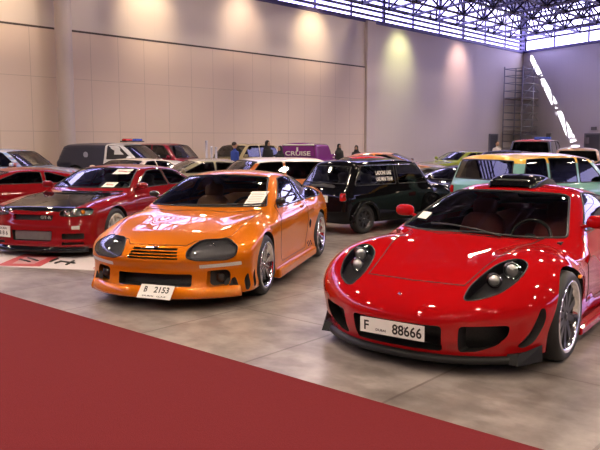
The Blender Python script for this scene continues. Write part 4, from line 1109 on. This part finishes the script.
    lb = MB(); lb.box((.35, 0, 1.60), (.28, 1.1, .04), 0, bev=.01); o = lb.build('light_bar', PLASTIC, r)
    for sg, m_ in ((1, pm('blue_beacon', (.02, .06, .6), .2, coat=1, noise=.1)), (-1, pm('red_beacon', (.6, .02, .02), .2, coat=1, noise=.1))):
        q = MB(); q.sup((.35, sg * .32, 1.65), (.11, .22, .055), n=4); q.build('beacon', m_, o)
    em = MB(); q = S.proj('right', [(-1.0, 1.15)])[0]; em.lathe([(.001, 0), (.10, 0)], axis='y', n=18, c=(q[0], q[1] - .02, q[2])); em.build('door_emblem', pm('pale_emblem', (.35, .36, .5), .5, noise=.3, nscale=40), r)
    row_car('saloon_car', SEDAN_COUPE, 128, 21.2, 248, 1.12, 158, 'cream roofed low car hidden behind the red coupe with the black bonnet', 'car', G, paint('cream_paint', (.68, .60, .50)))
    mar = paint('maroon_paint', (.24, .010, .030))
    row_car('estate_car', SUV, 172, 27.2, -22, 1.54, 143, 'glossy maroon off-roader far behind, right of the patrol truck', 'car', G, mar, L=.72)
    row_car('hatchback', SEDAN_COUPE, 192, 18.3, 202, 1.19, 158, 'silver olive car with dark windows behind the roof of the orange coupe', 'car', G, paint('olive_silver_paint', (.34, .31, .22), .5), L=.88)
    row_car('estate_car', SUV, 240, 30, 228, 1.50, 145, 'beige off-roader by the far panelled wall behind the man in blue', 'car', G, paint('beige_paint', (.52, .44, .27)), L=.78)
    ww = twotone('orange_body_white_roof', (.62, .16, .03), (.80, .74, .64), 2, 1.165)
    r, S, p = row_car('mini_estate', MINI, 264, 15.6, 206, 1.28, 157, 'orange small car with a cream white roof behind the orange coupe', 'car', G, ww, L=1.12, Wd=1.15, pillars=(-.15,), front_in=.08, rear_in=.08)
    # purple van seen from behind
    pur = paint('purple_paint', (.22, .035, .24))
    r, S, p = row_car('van', mod(SUV, roof=[(1.0, 1.64), (.4, 1.74), (-1.2, 1.76), (-2.2, 1.74)], cab=dict(rear=((-2.16, 1.74), (-2.22, 1.05)), tumble=.14)), 310, 28.5, 72, 1.56, 143, 'purple van with white lettering and a white strip along its roof edge', 'van', G, pur, L=.7, Wd=.90, side_w=[], interior=False)
    for o in [c for c in r.children if c.name.startswith('rear_window')]: o.data.materials[0] = pur
    X = S.proj('rear', [(0, 1.12)])[0]; b = MB(); put_text(b, 'CRUISE', .17, 1.0, (X[0] - .03, 0, 1.15), (0, -1, 0), (0, 0, 1), 0); put_text(b, '1', .16, .07, (X[0] - .02, 0.02, 1.30), (0, -1, 0), (0, 0, 1), 0); o = b.build('lettering', PAPER, r); o['label'] = 'white lettering'
    b = MB(); X = S.proj('rear', [(y, 1.44) for y in np.linspace(.62, -.62, 9)]); b.tube([q + np.array([-.01, 0, .03]) for q in X], .035); b.build('roof_strip', PAPER, r)
    row_car('saloon_car', SEDAN_COUPE, 349, 20.3, 188, 1.23, 155, 'bright red car whose roof shows just above the roof of the black hatchback', 'car', G, paint('bright_red_paint', (.55, .03, .02)), L=.85)
    fl = livery('flame_paint', [(.70, .10, .01), (.75, .22, .02), (.10, .10, .11), (.30, .29, .30)], 1.0)
    row_car('estate_car', SEDAN_COUPE, 392, 25.2, -18, 1.24, 152, 'orange and grey flamed car behind the roof of the black hatchback', 'car', G, fl, L=1.05)
    row_car('sports_car', COUPE, 460, 17.6, 225, 1.03, 167, 'low black coupe between the black hatchback and the teal estate car', 'car', G, BLACKP, rear_in=.45, pillars=(-.62,))
    row_car('hatchback', SEDAN_COUPE, 457, 28.0, 205, 1.24, 151, 'olive green car behind the low black coupe, in front of the pale ribbed wall', 'car', G, paint('olive_green_paint', (.22, .26, .05)), rear_in=.16, L=.85)
    row_car('saloon_car', SEDAN_COUPE, 497, 22.5, 215, 1.335, 150, 'black car behind the yellow roof of the teal estate car', 'car', G, BLACKP)
    tl = twotone('teal_body_yellow_roof', (.16, .40, .36), (.70, .38, .010), 2, 1.25)
    r, S, p = row_car('estate_car', SUV, 546, 13.4, 27, 1.42, 158, 'teal estate car with a yellow roof behind the red supercar', 'car', G, tl, L=.74, pillars=(-.10, -1.05), nu=80, nv=54)
    nb = twotone('navy_body_red_blue_top', (.02, .022, .06), (.45, .06, .10), 2, 1.60)
    r, S, p = row_car('off_road_truck', SUV, 537, 30.0, 62, 1.70, 139, 'dark navy off-roader with a red and blue roof edge in front of the tower', 'car', G, nb, L=.9)
    lb = MB(); lb.box((-1.6, -.42, 1.72), (.25, .62, .10), 0, bev=.02); lb.build('roof_sign', pm('blue_sign', (.05, .10, .6), .4, noise=.3), r)
    row_car('pickup_truck', SUV, 575, 26.0, 70, 1.40, 147, 'rusty brown pickup right of the navy off-roader, below the streak of sun', 'truck', G, livery('rusty_paint', [(.22, .12, .09), (.40, .22, .15), (.30, .25, .27)], 3), L=.85, Wd=.9)
    row_car('sports_car', COUPE, 613, 17.5, 222, 1.11, 163, 'copper coupe at the right edge behind the red supercar', 'car', G, paint('copper_paint', (.42, .14, .07), .4, .3, 1), pillars=(-.62,), rear_in=.4)
    row_car('saloon_car', SEDAN_COUPE, 626, 21.8, 218, 1.28, 153, 'silver car at the right edge in front of the grey door', 'car', G, paint('silver_paint', (.48, .46, .52), .6))
def skin_person(name, loc, rz, label, top, skinc, hairc, dress=None, trousers=None, scarf=None, h=1.65, pose='down'):
    k = h / 1.75
    root = empty(name, (loc[0], loc[1], 0), rz, label, 'person')
    J = [(0, 0, .95), (0, 0, 1.15), (0, 0, 1.38), (0, 0, 1.47), (0, .01, 1.55),
         (-.18, 0, 1.40), (-.22, .0, 1.15), (-.22, -.10, .92), (.18, 0, 1.40), (.22, 0, 1.15), (.20, -.14, .95),
         (-.10, 0, .90), (-.11, -.01, .50), (-.11, .02, .08), (-.11, -.12, .04), (.10, 0, .90), (.11, -.02, .50), (.12, .0, .08), (.12, -.14, .04)]
    E = [(0, 1), (1, 2), (2, 3), (3, 4), (2, 5), (5, 6), (6, 7), (2, 8), (8, 9), (9, 10), (0, 11), (11, 12), (12, 13), (13, 14), (0, 15), (15, 16), (16, 17), (17, 18)]
    Rr = [(.17, .12), (.15, .11), (.17, .11), (.06, .06), (.055, .055), (.065, .065), (.048, .048), (.034, .034), (.065, .065), (.048, .048), (.034, .034),
          (.10, .10), (.065, .065), (.04, .04), (.035, .03), (.10, .10), (.065, .065), (.04, .04), (.035, .03)]
    def skinned(nm, J, E, Rr, mat, rootv=0):
        me = bpy.data.meshes.new(nm); me.from_pydata([(x * k, y * k, z * k) for x, y, z in J], E, []); me.materials.append(mat)
        o = bpy.data.objects.new(nm, me); link(o, root)
        bm = bmesh.new(); bm.from_mesh(me); ly = bm.verts.layers.skin.verify()
        bm.verts.ensure_lookup_table()
        for i, v in enumerate(bm.verts): v[ly].radius = (Rr[i][0] * k, Rr[i][1] * k); v[ly].use_root = (i == rootv)
        bm.to_mesh(me); bm.free()
        m = o.modifiers.new('skin', 'SKIN'); m.use_smooth_shade = True; s_ = o.modifiers.new('sub', 'SUBSURF'); s_.levels = 1; s_.render_levels = 2
        return o
    skinned('body', J, E, Rr, top if not dress else dress)
    # head with face, neck, hands with five fingers
    sk = pm('skin_tone', skinc, .5, noise=.06)
    b = MB(); b.sup((0, -.005 * k, 1.65 * k), (.078 * k, .095 * k, .115 * k), 0, n=2.3, seg=20); b.sup((0, -.10 * k, 1.635 * k), (.012 * k, .02 * k, .022 * k), 0, n=2)
    for sg in (-1, 1): b.sup((sg * .03 * k, -.088 * k, 1.665 * k), (.012 * k, .01 * k, .008 * k), 1, n=2); b.sup((sg * .08 * k, 0, 1.65 * k), (.012 * k, .02 * k, .03 * k), 0, n=2)
    b.sup((0, -.09 * k, 1.59 * k), (.024 * k, .01 * k, .006 * k), 2, n=2)
    b.build('head', [sk, INK, pm('lip_tone', (.3, .08, .07), .5, noise=.05)], root)
    for sg, ix in ((-1, 7), (1, 10)):
        x, y, z = [q * k for q in J[ix]]; b = MB(); b.sup((x, y, z - .05 * k), (.018 * k, .036 * k, .045 * k), 0, n=2.6)
        for f, (fy, ln) in enumerate(((-.027, .062), (-.009, .07), (.009, .066), (.026, .052))):
            b.tube([(x, y + fy * k, z - .085 * k), (x, y + fy * k, z - (.085 + ln * .5) * k), (x - sg * .014 * k, y + fy * k, z - (.085 + ln) * k)], [.0095 * k, .009 * k, .007 * k], n=6)
        b.tube([(x, y - .03 * k, z - .04 * k), (x - sg * .012 * k, y - .055 * k, z - .07 * k), (x - sg * .014 * k, y - .058 * k, z - .10 * k)], [.011 * k, .010 * k, .008 * k], n=6)
        b.build('hand', sk, root)
    b = MB()
    if scarf:
        b.sup((0, .02 * k, 1.665 * k), (.098 * k, .108 * k, .135 * k), 0, n=2.2, seg=20); b.lathe([(.10 * k, 1.60 * k), (.12 * k, 1.52 * k), (.17 * k, 1.42 * k), (.19 * k, 1.34 * k), (.15 * k, 1.36 * k)], axis='z', n=20, c=(0, .03 * k, 0))
        b.build('head_scarf', scarf, root)
        g = MB(); g.lathe([(.10 * k, 1.46 * k), (.20 * k, 1.40 * k), (.23 * k, 1.2 * k), (.24 * k, .9 * k), (.29 * k, .5 * k), (.34 * k, .06 * k), (.30 * k, .06 * k), (.18 * k, 1.2 * k)], axis='z', n=24); g.build('long_robe', scarf, root)
    else:
        b.sup((0, .018 * k, 1.70 * k), (.084 * k, .096 * k, .085 * k), 0, n=2.2, seg=20); b.build('hair', pm('dark_hair', hairc, .7, noise=.2), root)
        g = MB(); g.lathe([(.14 * k, 1.44 * k), (.20 * k, 1.38 * k), (.19 * k, 1.1 * k), (.175 * k, .9 * k), (.165 * k, .9 * k), (.15 * k, 1.2 * k)], axis='z', n=20)
        V = [(x, y * .68, z) for x, y, z in g.v]; g.v = V; g.build('shirt', top, root)
        if trousers:
            for sg in (-1, 1):
                g = MB(); g.tube([(sg * .09 * k, 0, .95 * k), (sg * .105 * k, -.01, .5 * k), (sg * .115 * k, .01, .07 * k)], [.115 * k, .085 * k, .065 * k], n=14); g.build('trouser_leg', trousers, root)
    for sg in (-1, 1):
        g = MB(); g.sup((sg * .115 * k, -.05 * k, .035), (.05 * k, .13 * k, .037), n=2.8); g.build('shoe', PLASTIC, root)
    return root
def place_people():
    AB = pm('black_cloth', (.010, .010, .013), .8, noise=.3)
    BLUE = pm('blue_cloth', (.03, .07, .38), .8, noise=.2); DKT = pm('dark_trouser_cloth', (.03, .03, .05), .8, noise=.2)
    def at(px, Y): return ((px - 300) / FPX * Y, Y)
    skin_person('person', at(235, 24), 2.2, 'man in a blue shirt standing beside the beige off-roader', BLUE, (.42, .25, .17), (.03, .02, .02), trousers=DKT, h=1.56)
    for px, Y, rz, lab, h in ((268, 26.2, .8, 'person in a long black robe left of the purple van, taller of the pair', 1.60), (280, 24.9, -.6, 'person in a black robe nearest the left side of the purple van', 1.42),
                              (339, 30.3, .5, 'person in black robe just right of the purple van', 1.46), (356, 29.5, -.3, 'person in black robe farthest right behind the black hatchback', 1.40)):
        skin_person('person', at(px, Y), rz, lab, AB, (.45, .28, .2), (.02, .02, .02), dress=AB, scarf=AB, h=h)
    skin_person('person', at(496, 31.5), .3, 'person with dark hair in a white top standing before the scaffold tower', pm('white_cloth', (.55, .5, .52), .8, noise=.1), (.45, .28, .2), (.02, .015, .012), trousers=DKT, h=1.58)
def place_fixtures():
    # round column by the left wall
    P = on_back(58.5) + N1 * .75; b = MB(); b.lathe([(.001, 0), (.40, 0), (.40, .10), (.31, .14), (.295, .3), (.295, WTOP + 4)], axis='z', n=36)
    o = b.build('column', pm('painted_column', (.56, .48, .46), .5, noise=.03), None, loc=(P.x, P.y, 0)); tag(o, 'tall round pale column standing in front of the panelled wall', 'column')
    # scaffold tower by the corner
    A = on_back(498.5) + N1 * 1.6; r = empty('scaffold_tower', (A.x, A.y, 0), math.atan2(E1.y, E1.x), 'tall aluminium scaffold tower standing in the corner of the hall', 'scaffold')
    SC = pm('scaffold_tube', (.33, .32, .36), .4, .7, noise=.1); Wt = 3.6; Dt = 1.4; Ht = 6.9
    post = [(0, 0), (Wt / 2, 0), (Wt, 0), (0, Dt), (Wt / 2, Dt), (Wt, Dt)]
    for x, y in post: b = MB(); b.tube([(x, y, 0.02), (x, y, Ht)], .045, n=8); b.lathe([(.001, 0), (.09, 0), (.09, .02), (.001, .02)], axis='z', n=12, c=(x, y, 0)); b.build('upright', SC, r)
    z = .5; k = 0
    while z < Ht:
        for y in (0, Dt): b = MB(); b.tube([(0, y, z), (Wt, y, z)], .03, n=6); b.build('rail', SC, r)
        for x in (0, Wt / 2, Wt): b = MB(); b.tube([(x, 0, z), (x, Dt, z)], .025, n=6); b.build('rung', SC, r)
        if k % 2 == 0 and z + 1.0 < Ht:
            b = MB(); b.tube([(0, 0, z), (Wt / 2, 0, z + 1.0)], .02, n=6); b.build('brace', SC, r); b = MB(); b.tube([(Wt, 0, z), (Wt / 2, 0, z + 1.0)], .02, n=6); b.build('brace', SC, r)
        z += .5 if k % 3 else .56; k += 1
    for z in (2.3, 4.6): b = MB(); b.box((Wt / 2, Dt / 2, z), (Wt, Dt - .1, .05)); b.build('platform', pm('plywood', (.25, .2, .17), .8, noise=.2), r)
    # doors
    DG = pm('grey_door', (.10, .10, .12), .5, noise=.1); FR = pm('door_frame_grey', (.20, .19, .22), .5, noise=.1)
    def door(n, P, along, nrm, w, h):
        ang = math.atan2(along.y, along.x); rot = Matrix.Rotation(ang, 4, 'Z'); c = P + nrm * .03
        o = empty('door_%d' % n, (c.x, c.y, 0), ang); tag(o, kind='structure')
        b = MB(); b.box((0, 0, h / 2 + .01), (w, .06, h)); b.build('door_leaf', DG, o)
        b = MB(); b.box((-w / 2 - .05, 0, h / 2 + .05), (.10, .12, h + .1)); b.box((w / 2 + .05, 0, h / 2 + .05), (.10, .12, h + .1)); b.box((0, 0, h + .06), (w + .2, .12, .10)); b.build('door_frame', FR, o)
        b = MB(); sgn = 1 if (Matrix.Rotation(-ang, 3, 'Z') @ nrm).y > 0 else -1; b.tube([(w * .36, sgn * .04, 1.02), (w * .36, sgn * .09, 1.02), (w * .20, sgn * .09, 1.02)], .015); b.build('door_handle', CHROME, o)
    door(1, on_right(591), E2, N2, 1.15, 2.0); door(2, on_back(491.5), E1, N1, 1.1, 1.98)
    P = on_right(592); z = zat(P, 128.5); s = empty('exit_sign', (P.x + N2.x * .08, P.y + N2.y * .08, z), math.atan2(E2.y, E2.x), 'small grey box sign on the wall above the grey door', 'sign')
    b = MB(); b.box((0, 0, 0), (.42, .08, .22), bev=.01); b.build('sign_box', pm('sign_grey', (.22, .22, .24), .5, noise=.1), s)
    P = on_right(586); z = zat(P, 140.5); b = MB(); b.box((0, 0, 0), (.30, .16, .42), bev=.02); o = b.build('wall_box', pm('wall_box_grey', (.25, .23, .25), .5, noise=.1)); o.location = P + N2 * .09; o.location.z = z; o.rotation_euler = (0, 0, math.atan2(E2.y, E2.x)); tag(o, 'small grey box fixed to the wall left of the grey door', 'box')
    P = on_right(548); z = zat(P, 135.5); b = MB(); b.box((0, 0, 0), (.42, .16, .32), bev=.02); o = b.build('wall_box', MATS['wall_box_grey']); o.location = P + N2 * .09; o.location.z = z; o.rotation_euler = (0, 0, math.atan2(E2.y, E2.x)); tag(o, 'grey box fixed to the wall above the navy off-roader', 'box')
    # orange barrier before the far wall
    P = on_right(577) - E2 * .3 + N2 * 1.4; r = empty('barrier', (P.x, P.y, 0), math.atan2(E2.y, E2.x), 'orange post and rail barrier in front of the sunlit wall', 'barrier')
    OB = pm('barrier_orange', (.75, .12, .02), .5, noise=.1)
    for x in (-.75, .75): b = MB(); b.box((x, 0, .50), (.12, .12, 1.0), bev=.02); b.box((x, 0, .03), (.4, .4, .06)); b.build('barrier_post', OB, r)
    for z in (.55, .9): b = MB(); b.box((0, 0, z), (1.5, .04, .08)); b.build('barrier_rail', OB, r)
    # white posts near the beige off-roader
    proto = None
    for i, (px, h) in enumerate(((207, 1.62), (212, 1.42), (216.5, 1.40))):
        x, y = (px - 300) / FPX * 25.2, 25.2
        if proto is None:
            proto = empty('stanchion', (x, y, 0), 0, 'white slim post left of the man in blue, tallest of three', 'post', 'white posts by the beige off-roader'); b = MB(); b.lathe([(.001, 0), (.075, 0), (.075, .03), (.04, .05), (.04, h - .04), (.055, h), (.001, h + .02)], axis='z', n=16); b.build('pole', pm('white_post', (.72, .70, .82), .4, noise=.05), proto)
        else:
            q = empty('stanchion', (x, y, 0), 0, ('white slim post in the middle of the three', 'white slim post nearest the man in blue')[i - 1], 'post', 'white posts by the beige off-roader')
            for ch in proto.children: c = ch.copy(); COL.objects.link(c); c.parent = q; c.scale = (1, 1, h / 1.62)
    # mat below the red coupe with the black bonnet
    a, b_, c, d = [Vector(ground(*q) + (0,)) for q in ((-60, 264), (104, 271), (140, 240), (-20, 240))]
    m, nt, bs = nodemat('printed_mat'); L = nt.links; nn = nt.nodes.new
    tc = nn('ShaderNodeTexCoord'); mp = nn('ShaderNodeMapping'); L.new(tc.outputs['Object'], mp.inputs[0]); bs.inputs['Roughness'].default_value = .45
    bs.inputs['Base Color'].default_value = (.62, .56, .58, 1)
    nz = nn('ShaderNodeTexNoise'); nz.inputs['Scale'].default_value = 3; L.new(tc.outputs['Object'], nz.inputs[0]); mx = nn('ShaderNodeMix'); mx.data_type = 'RGBA'; mx.inputs[6].default_value = (.66, .60, .61, 1); mx.inputs[7].default_value = (.56, .51, .54, 1); L.new(nz.outputs['Fac'], mx.inputs[0]); L.new(mx.outputs[2], bs.inputs['Base Color'])
    ux = (b_ - a).normalized(); uy = Vector((-ux.y, ux.x, 0)); Wm = (b_ - a).length; mb = MB()
    mb.hexa([tuple(a + ux * x + uy * y + Vector((0, 0, z))) for z in (0, .006) for x, y in ((0, 0), (Wm, 0), (Wm, 4.6), (0, 4.6))], 0)
    # the red figure printed on it, and dark script
    o0 = Vector(ground(24, 262.5) + (.0065,))
    def P2(x, y): return a + ux * x + uy * y + Vector((0, 0, .0065))
    q = [Vector(ground(x_, y_) + (.0066,)) for x_, y_ in ((-4, 266), (40, 267), (62, 255.5), (24, 254.5))]; mb.add(q, [(0, 1, 2, 3)], 1, smooth=False)
    q = [Vector(ground(x_, y_) + (.0070,)) for x_, y_ in ((12, 264), (34, 264.5), (48, 258), (26, 257.2))]; mb.add(q, [(0, 1, 2, 3)], 2, smooth=False)
    q = [Vector(ground(x_, y_) + (.0066,)) for x_, y_ in ((93, 269), (104, 270.4), (104, 262), (99, 262))]; mb.add(q, [(0, 1, 2, 3)], 1, smooth=False)
    for px, py, qx, qy in ((50, 262.5, 58, 259.2), (55, 264, 62, 262), (60, 262, 75, 264), (66, 265.5, 74, 261.5), (20, 260, 30, 262.5), (28, 258.6, 38, 261.4)):
        mb.tube([Vector(ground(px, py) + (.007,)), Vector(ground(qx, qy) + (.007,))], .018, 3, 4)
    tag(mb.build('floor_mat', [m, pm('mat_red', (.42, .05, .06), .5, noise=.15), pm('mat_pink', (.50, .28, .30), .5, noise=.15, nscale=6), INK]), 'white floor mat with red print and dark script below the red coupe', 'mat')
    # sheets of paper
    r_c = bpy.data.objects['sports_coupe']
def sheet(car_shape, pose, view, cx, cz, w, h, label, lines=True, off=.012, tilt=0):
    """a paper sheet stuck on a screen"""
    S = car_shape; pts = [(cx + a * w / 2 + tilt * c, cz + c * h / 2) for c in (-1, -.33, .33, 1) for a in (-1, -.5, 0, .5, 1)]
    X = S.proj(view, pts); N = S.normal(X); X = X + N * off
    a = math.radians(pose[2]); R = Matrix.Rotation(a, 3, 'Z'); T = Vector((pose[0], pose[1], 0))
    V = [R @ Vector(x) + T for x in X]; Nn = [R @ Vector(n) for n in N]
    Fs = []; mb = MB()
    for j in range(3):
        for i in range(4): Fs.append((j * 5 + i, j * 5 + i + 1, j * 5 + i + 6, j * 5 + i + 5))
    mb.add(V, Fs, 0); mb.add([v + n * -.001 for v, n in zip(V, Nn)], [f[::-1] for f in Fs], 0)
    if lines:
        for t in (.15, .3, .45, .6, .75, .87):
            j = t * 3; j0 = min(2, int(j)); f = j - j0
            L_ = [V[j0 * 5 + i].lerp(V[(j0 + 1) * 5 + i], f) + Nn[0] * .001 for i in (0, 1, 2, 3, 4)]
            L_ = [L_[0].lerp(L_[1], .4)] + L_[1:4] + [L_[4].lerp(L_[3], .4 if t < .8 else .9)]
            mb.tube(L_, .003, 1, 4)
    o = mb.build('paper_sheet', [PAPER, pm('print_grey', (.25, .25, .28), .7, noise=.2)]); tag(o, label, 'paper'); return o
_, S1 = finish_super(); _, S2 = finish_coupe(); _, S3 = finish_skyline()
place_rows(); place_people(); place_fixtures()
sheet(S2, POSE['coupe'], 'front', .555, .965, .18, .14, 'white printed sheet behind the windscreen of the orange coupe', tilt=-.0)
sheet(S1, POSE['super'], 'front', -.60, .93, .13, .05, 'small white card at the windscreen corner of the red supercar', False)
EXPOSURE = 0.32
# high bay lamps hang in rows below the roof; each is a housing with a warm area light under it
HOUSING = pm('lamp_housing', (.12, .12, .13), .4, .5, noise=.1)
LAMPS = []
def area(loc, size, power, col):
    l = bpy.data.lights.new('lamp_light', 'AREA'); l.shape = 'DISK'; l.size = size; l.energy = power; l.color = col
    o = bpy.data.objects.new('lamp_light', l); COL.objects.link(o); o.location = loc; return o
k = 0
proto = None
for a in range(8):
    for b_ in range(6):
        P = CORNER - E1 * (5 + a * 7.5) + E2 * (6 + b_ * 7.5)
        if a < 2 and b_ < 1: continue
        x, y = P.x, P.y; z = 9.7
        if proto is None:
            proto = empty('high_bay_lamp', (x, y, z), 0, 'round high bay lamp hanging under the roof', 'lamp', 'high bay lamps under the roof')
            m = MB(); m.lathe([(.001, .55), (.07, .54), (.10, .40), (.12, .28), (.40, .06), (.42, .03), (.39, .04), (.10, .26), (.001, .27)], axis='z', n=20); m.build('lamp_shade', HOUSING, proto)
            m = MB(); m.tube([(0, 0, .54), (0, 0, RTOP - z - .03)], .02); m.build('suspension_rod', HOUSING, proto); r = proto
        else:
            r = proto.copy(); COL.objects.link(r); r.location = (x, y, z)
            for ch in list(proto.children):
                if ch.type == 'LIGHT': continue
                c = ch.copy(); COL.objects.link(c); c.parent = r
        area((x, y, z + .10), .5, 265, (1.0, .80, .60)).parent = None

sun = bpy.data.lights.new('sun', 'SUN'); sun.energy = 22; sun.angle = math.radians(.5); sun.color = (1.0, .95, 1.0)
so = bpy.data.objects.new('sun', sun); COL.objects.link(so); so.rotation_euler = SUNDIR.to_track_quat('-Z', 'Y').to_euler(); so.location = (0, 0, 30)
# small floods washing the upper wall
fp = None
for px, col, pw, zz in ((5, (1, .72, .42), 420, 7.0), (150, (1, .74, .45), 420, 7.0), (243, (1, .72, .48), 300, 7.0), (311, (1, .74, .45), 420, 7.0), (397, (.90, .95, .45), 420, 6.4), (455, (1, .66, .55), 420, 6.4)):
    Q = on_back(px) + N1 * 2.1; z = 8.6
    if fp is None:
        fp = empty('wall_flood', (Q.x, Q.y, z), 0, 'small flood lamp bracketed off the top of the wall', 'lamp', 'small flood lamps along the wall top'); r = fp
        m = MB(); m.lathe([(.001, .10), (.07, .10), (.10, -.06), (.08, -.05), (.001, .02)], axis='z', n=16); m.build('lamp_head', HOUSING, fp)
        m = MB(); m.tube([(0, 0, .09), (0, 0, .30), tuple(-N1 * 1.95 + Vector((0, 0, .30)))], .02); m.build('bracket', HOUSING, fp)
    else:
        r = fp.copy(); COL.objects.link(r); r.location = (Q.x, Q.y, z)
        for ch in list(fp.children): c = ch.copy(); COL.objects.link(c); c.parent = r
    l = bpy.data.lights.new('flood_light', 'SPOT'); l.energy = pw; l.color = col; l.spot_size = math.radians(75); l.spot_blend = 1.0; l.shadow_soft_size = .3
    lo = bpy.data.objects.new('flood_light', l); COL.objects.link(lo); lo.location = (Q.x, Q.y, z - .12)
    aim = Vector((Q.x, Q.y, 0)) - N1 * 2.1; aim.z = zz; lo.rotation_euler = (aim - lo.location).to_track_quat('-Z', 'Y').to_euler()
# ---------------------------------------------------------------- camera, light, look
cam = bpy.data.cameras.new('camera'); co = bpy.data.objects.new('camera', cam); COL.objects.link(co)
cam.sensor_width = 36; cam.lens = 36 * FPX / 600; cam.clip_end = 400; cam.clip_start = .05
co.location = (0, 0, CAMH); co.rotation_euler = (PI / 2 - PITCH, 0, 0); scene.camera = co
w = bpy.data.worlds.new('world'); scene.world = w; w.use_nodes = True
bg = w.node_tree.nodes['Background']; bg.inputs[0].default_value = (.55, .55, .9, 1); bg.inputs[1].default_value = .05
vs = scene.view_settings; vs.view_transform = 'Standard'; vs.look = 'None'; vs.gamma = 1; vs.use_curve_mapping = False; vs.exposure = EXPOSURE
cy = scene.cycles; cy.max_bounces = 7; cy.diffuse_bounces = 3; cy.glossy_bounces = 4; cy.transparent_max_bounces = 12; cy.use_denoising = True
cy.sample_clamp_indirect = 8; cy.caustics_reflective = False; cy.caustics_refractive = False
